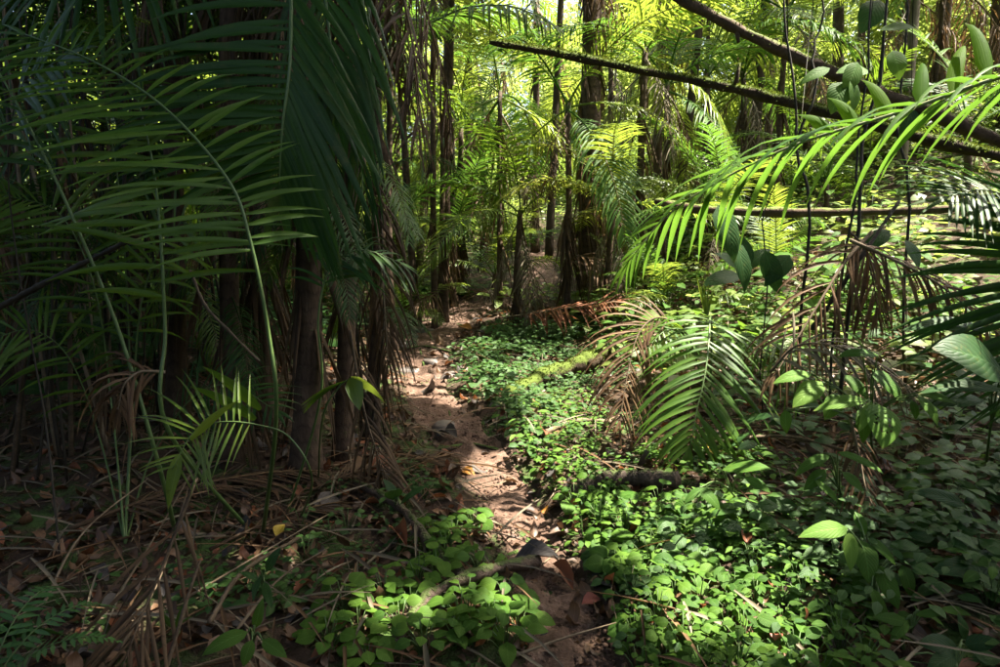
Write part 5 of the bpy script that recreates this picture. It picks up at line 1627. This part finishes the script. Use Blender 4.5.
# far slender trunks
for i, (x, d, r, bk, lab) in enumerate(((452, 11.5, .06, 'bark_pale', 'slim pale trunk beside the slim palm stem cluster'), (418, 12.5, .07, 'bark_pale', 'thin pale trunk left of the slim stem cluster'), (548, 14, .08, 'bark', 'dark slim trunk left of the stout palm'), (668, 11, .07, 'bark', 'dark slim trunk right of the comb-frond palm'), (745, 12.5, .09, 'bark', 'dark straight trunk behind the mossy leaning trunk'), (893, 10.5, .07, 'bark_pale', 'reddish pale trunk standing on the right bank'), (980, 12, .1, 'bark', 'dark trunk at the upper right edge'), (830, 16, .12, 'bark', 'thick dark trunk in the distance behind the saplings'))):
    b = at(x, d)
    tree(lab, b, 9.5, 1.5, 'tree', None, r=r, bark=bk, crowns=1, low=.9)

for lab, px, py, az, sc_, mt in (('dark fallen frond flat below the seedling palm', 210, 560, -.7, .6, 'dry_old'), ('fallen frond flat under the thicket canes', 70, 540, -.9, .8, 'dry_old'), 
                                 ('fallen frond flat at the foot of the palm clump', 300, 505, -1.0, .6, 'dry_old'), ('rusty fallen frond on the bank above the path bend', 560, 318, -1.5, .9, 'rust'),
                                 ('tan fallen frond on the bank left of the bent palm', 610, 345, 1.2, .7, 'dry'), ('fallen frond under the broad-leaved plant', 800, 440, 1.4, .6, 'dry_old'),
                                 ('fallen frond in the dark lower right hollow', 930, 560, 1.2, .6, 'dry_old'), ('brown fallen frond below the dead fronds on the bank', 860, 370, -1.1, .7, 'dry'),
                                 ('fallen frond beside the far end of the path', 510, 300, 1.5, .9, 'dry'), ('pale fallen frond on the sunny bank under the level pole', 700, 300, -1.4, .8, 'dry')):
    p = G(px, py) + [0, 0, .05]
    gx_ = (float(hz(p[0] + .4, p[1])) - float(hz(p[0] - .4, p[1]))) / .8
    gy_ = (float(hz(p[0], p[1] + .4)) - float(hz(p[0], p[1] - .4))) / .8
    d_ = np.array([-math.sin(az), math.cos(az), 0]); d_[2] = d_[0] * gx_ + d_[1] * gy_
    fm = frame(d_, (-gx_, -gy_, 1), sc_, p)
    o = place('fallen_frond', random.choice(FR['flat']), fm)
    set_mat(o, mt)
    tag(o, lab, 'dead frond')

# unseen trees added beside and behind the viewer to block sky light
for i, (x, y, h_, c_) in enumerate(((-4.5, -4.5, 4.5, 2.6), (-1.0, -6.0, 5.0, 2.8), (2.5, -5.5, 4.6, 2.7), (5.5, -4.0, 5.0, 2.6), (7.5, -1.0, 5.0, 2.4), (-6.5, -1.5, 5.0, 2.6), (-7.6, .6, 4.5, 2.0), (9.0, 1.5, 5.0, 2.4), (-9.5, 2.5, 5.0, 2.4), (-2.8, -5.0, 3.0, 1.6), (1.5, -5.0, 2.6, 1.5), (5.2, -1.2, 2.8, 1.2), (-9.5, 6.5, 5.0, 2.4), (-7.0, 8.8, 4.2, 1.8), (7.4, 1.0, 2.6, 1.2))):
    tree('unseen bushy tree added beside and behind the viewer to block sky light', on_ground(x, y), h_, c_, 'canopy', 'unseen bushy trees blocking sky light around the viewer', r=.08, crowns=3, low=.25, name='unseen_bushy_tree')

# things that look alike but can be counted off in the picture say which one they are
same = {}
for o in list(bpy.data.objects):
    if o.parent is None and o.get('category') in ('tree', 'bush', 'thicket', 'herb') and o.get('group') and o.name.split('.')[0] not in ('unseen_bushy_tree', 'unseen_shade_tree'):
        same.setdefault(o['label'], []).append(o)
NTH = ['leftmost', 'second from left', 'third from left', 'fourth from left', 'fifth from left', 'sixth from left', 'seventh from left']
for lab, os_ in same.items():
    if 2 <= len(os_) <= 8:
        os_.sort(key=lambda o: o.location.x / max(.5, o.location.y))
        for i, o in enumerate(os_):
            o['label'] = lab + ', ' + ('rightmost' if i == len(os_) - 1 else NTH[i])


for lab, pts, r_ in (('long thin straw stalk slanting through the litter at the lower left', [(95, 640), (150, 575), (200, 500)], .006), ('thin straw stalk crossing the litter under the yellow leaf', [(180, 610), (250, 590), (330, 560)], .005),
                     ('thin dark stalk propped in the litter beside the seedling palm', [(120, 660), (165, 600), (190, 530)], .006), ('thin brown stalk lying toward the herb clump', [(235, 640), (280, 610), (330, 600)], .006),
                     ('thin stalk leaning out of the thicket litter', [(40, 620), (85, 560), (150, 520)], .006)):
    c_ = [G(*q) + [0, 0, .03 + .10 * i] for i, q in enumerate(pts)]
    pole('dry_stalk', lab, c_, r_, r_ * .6, 'twig', cat='stalk', n=18, sides=6)
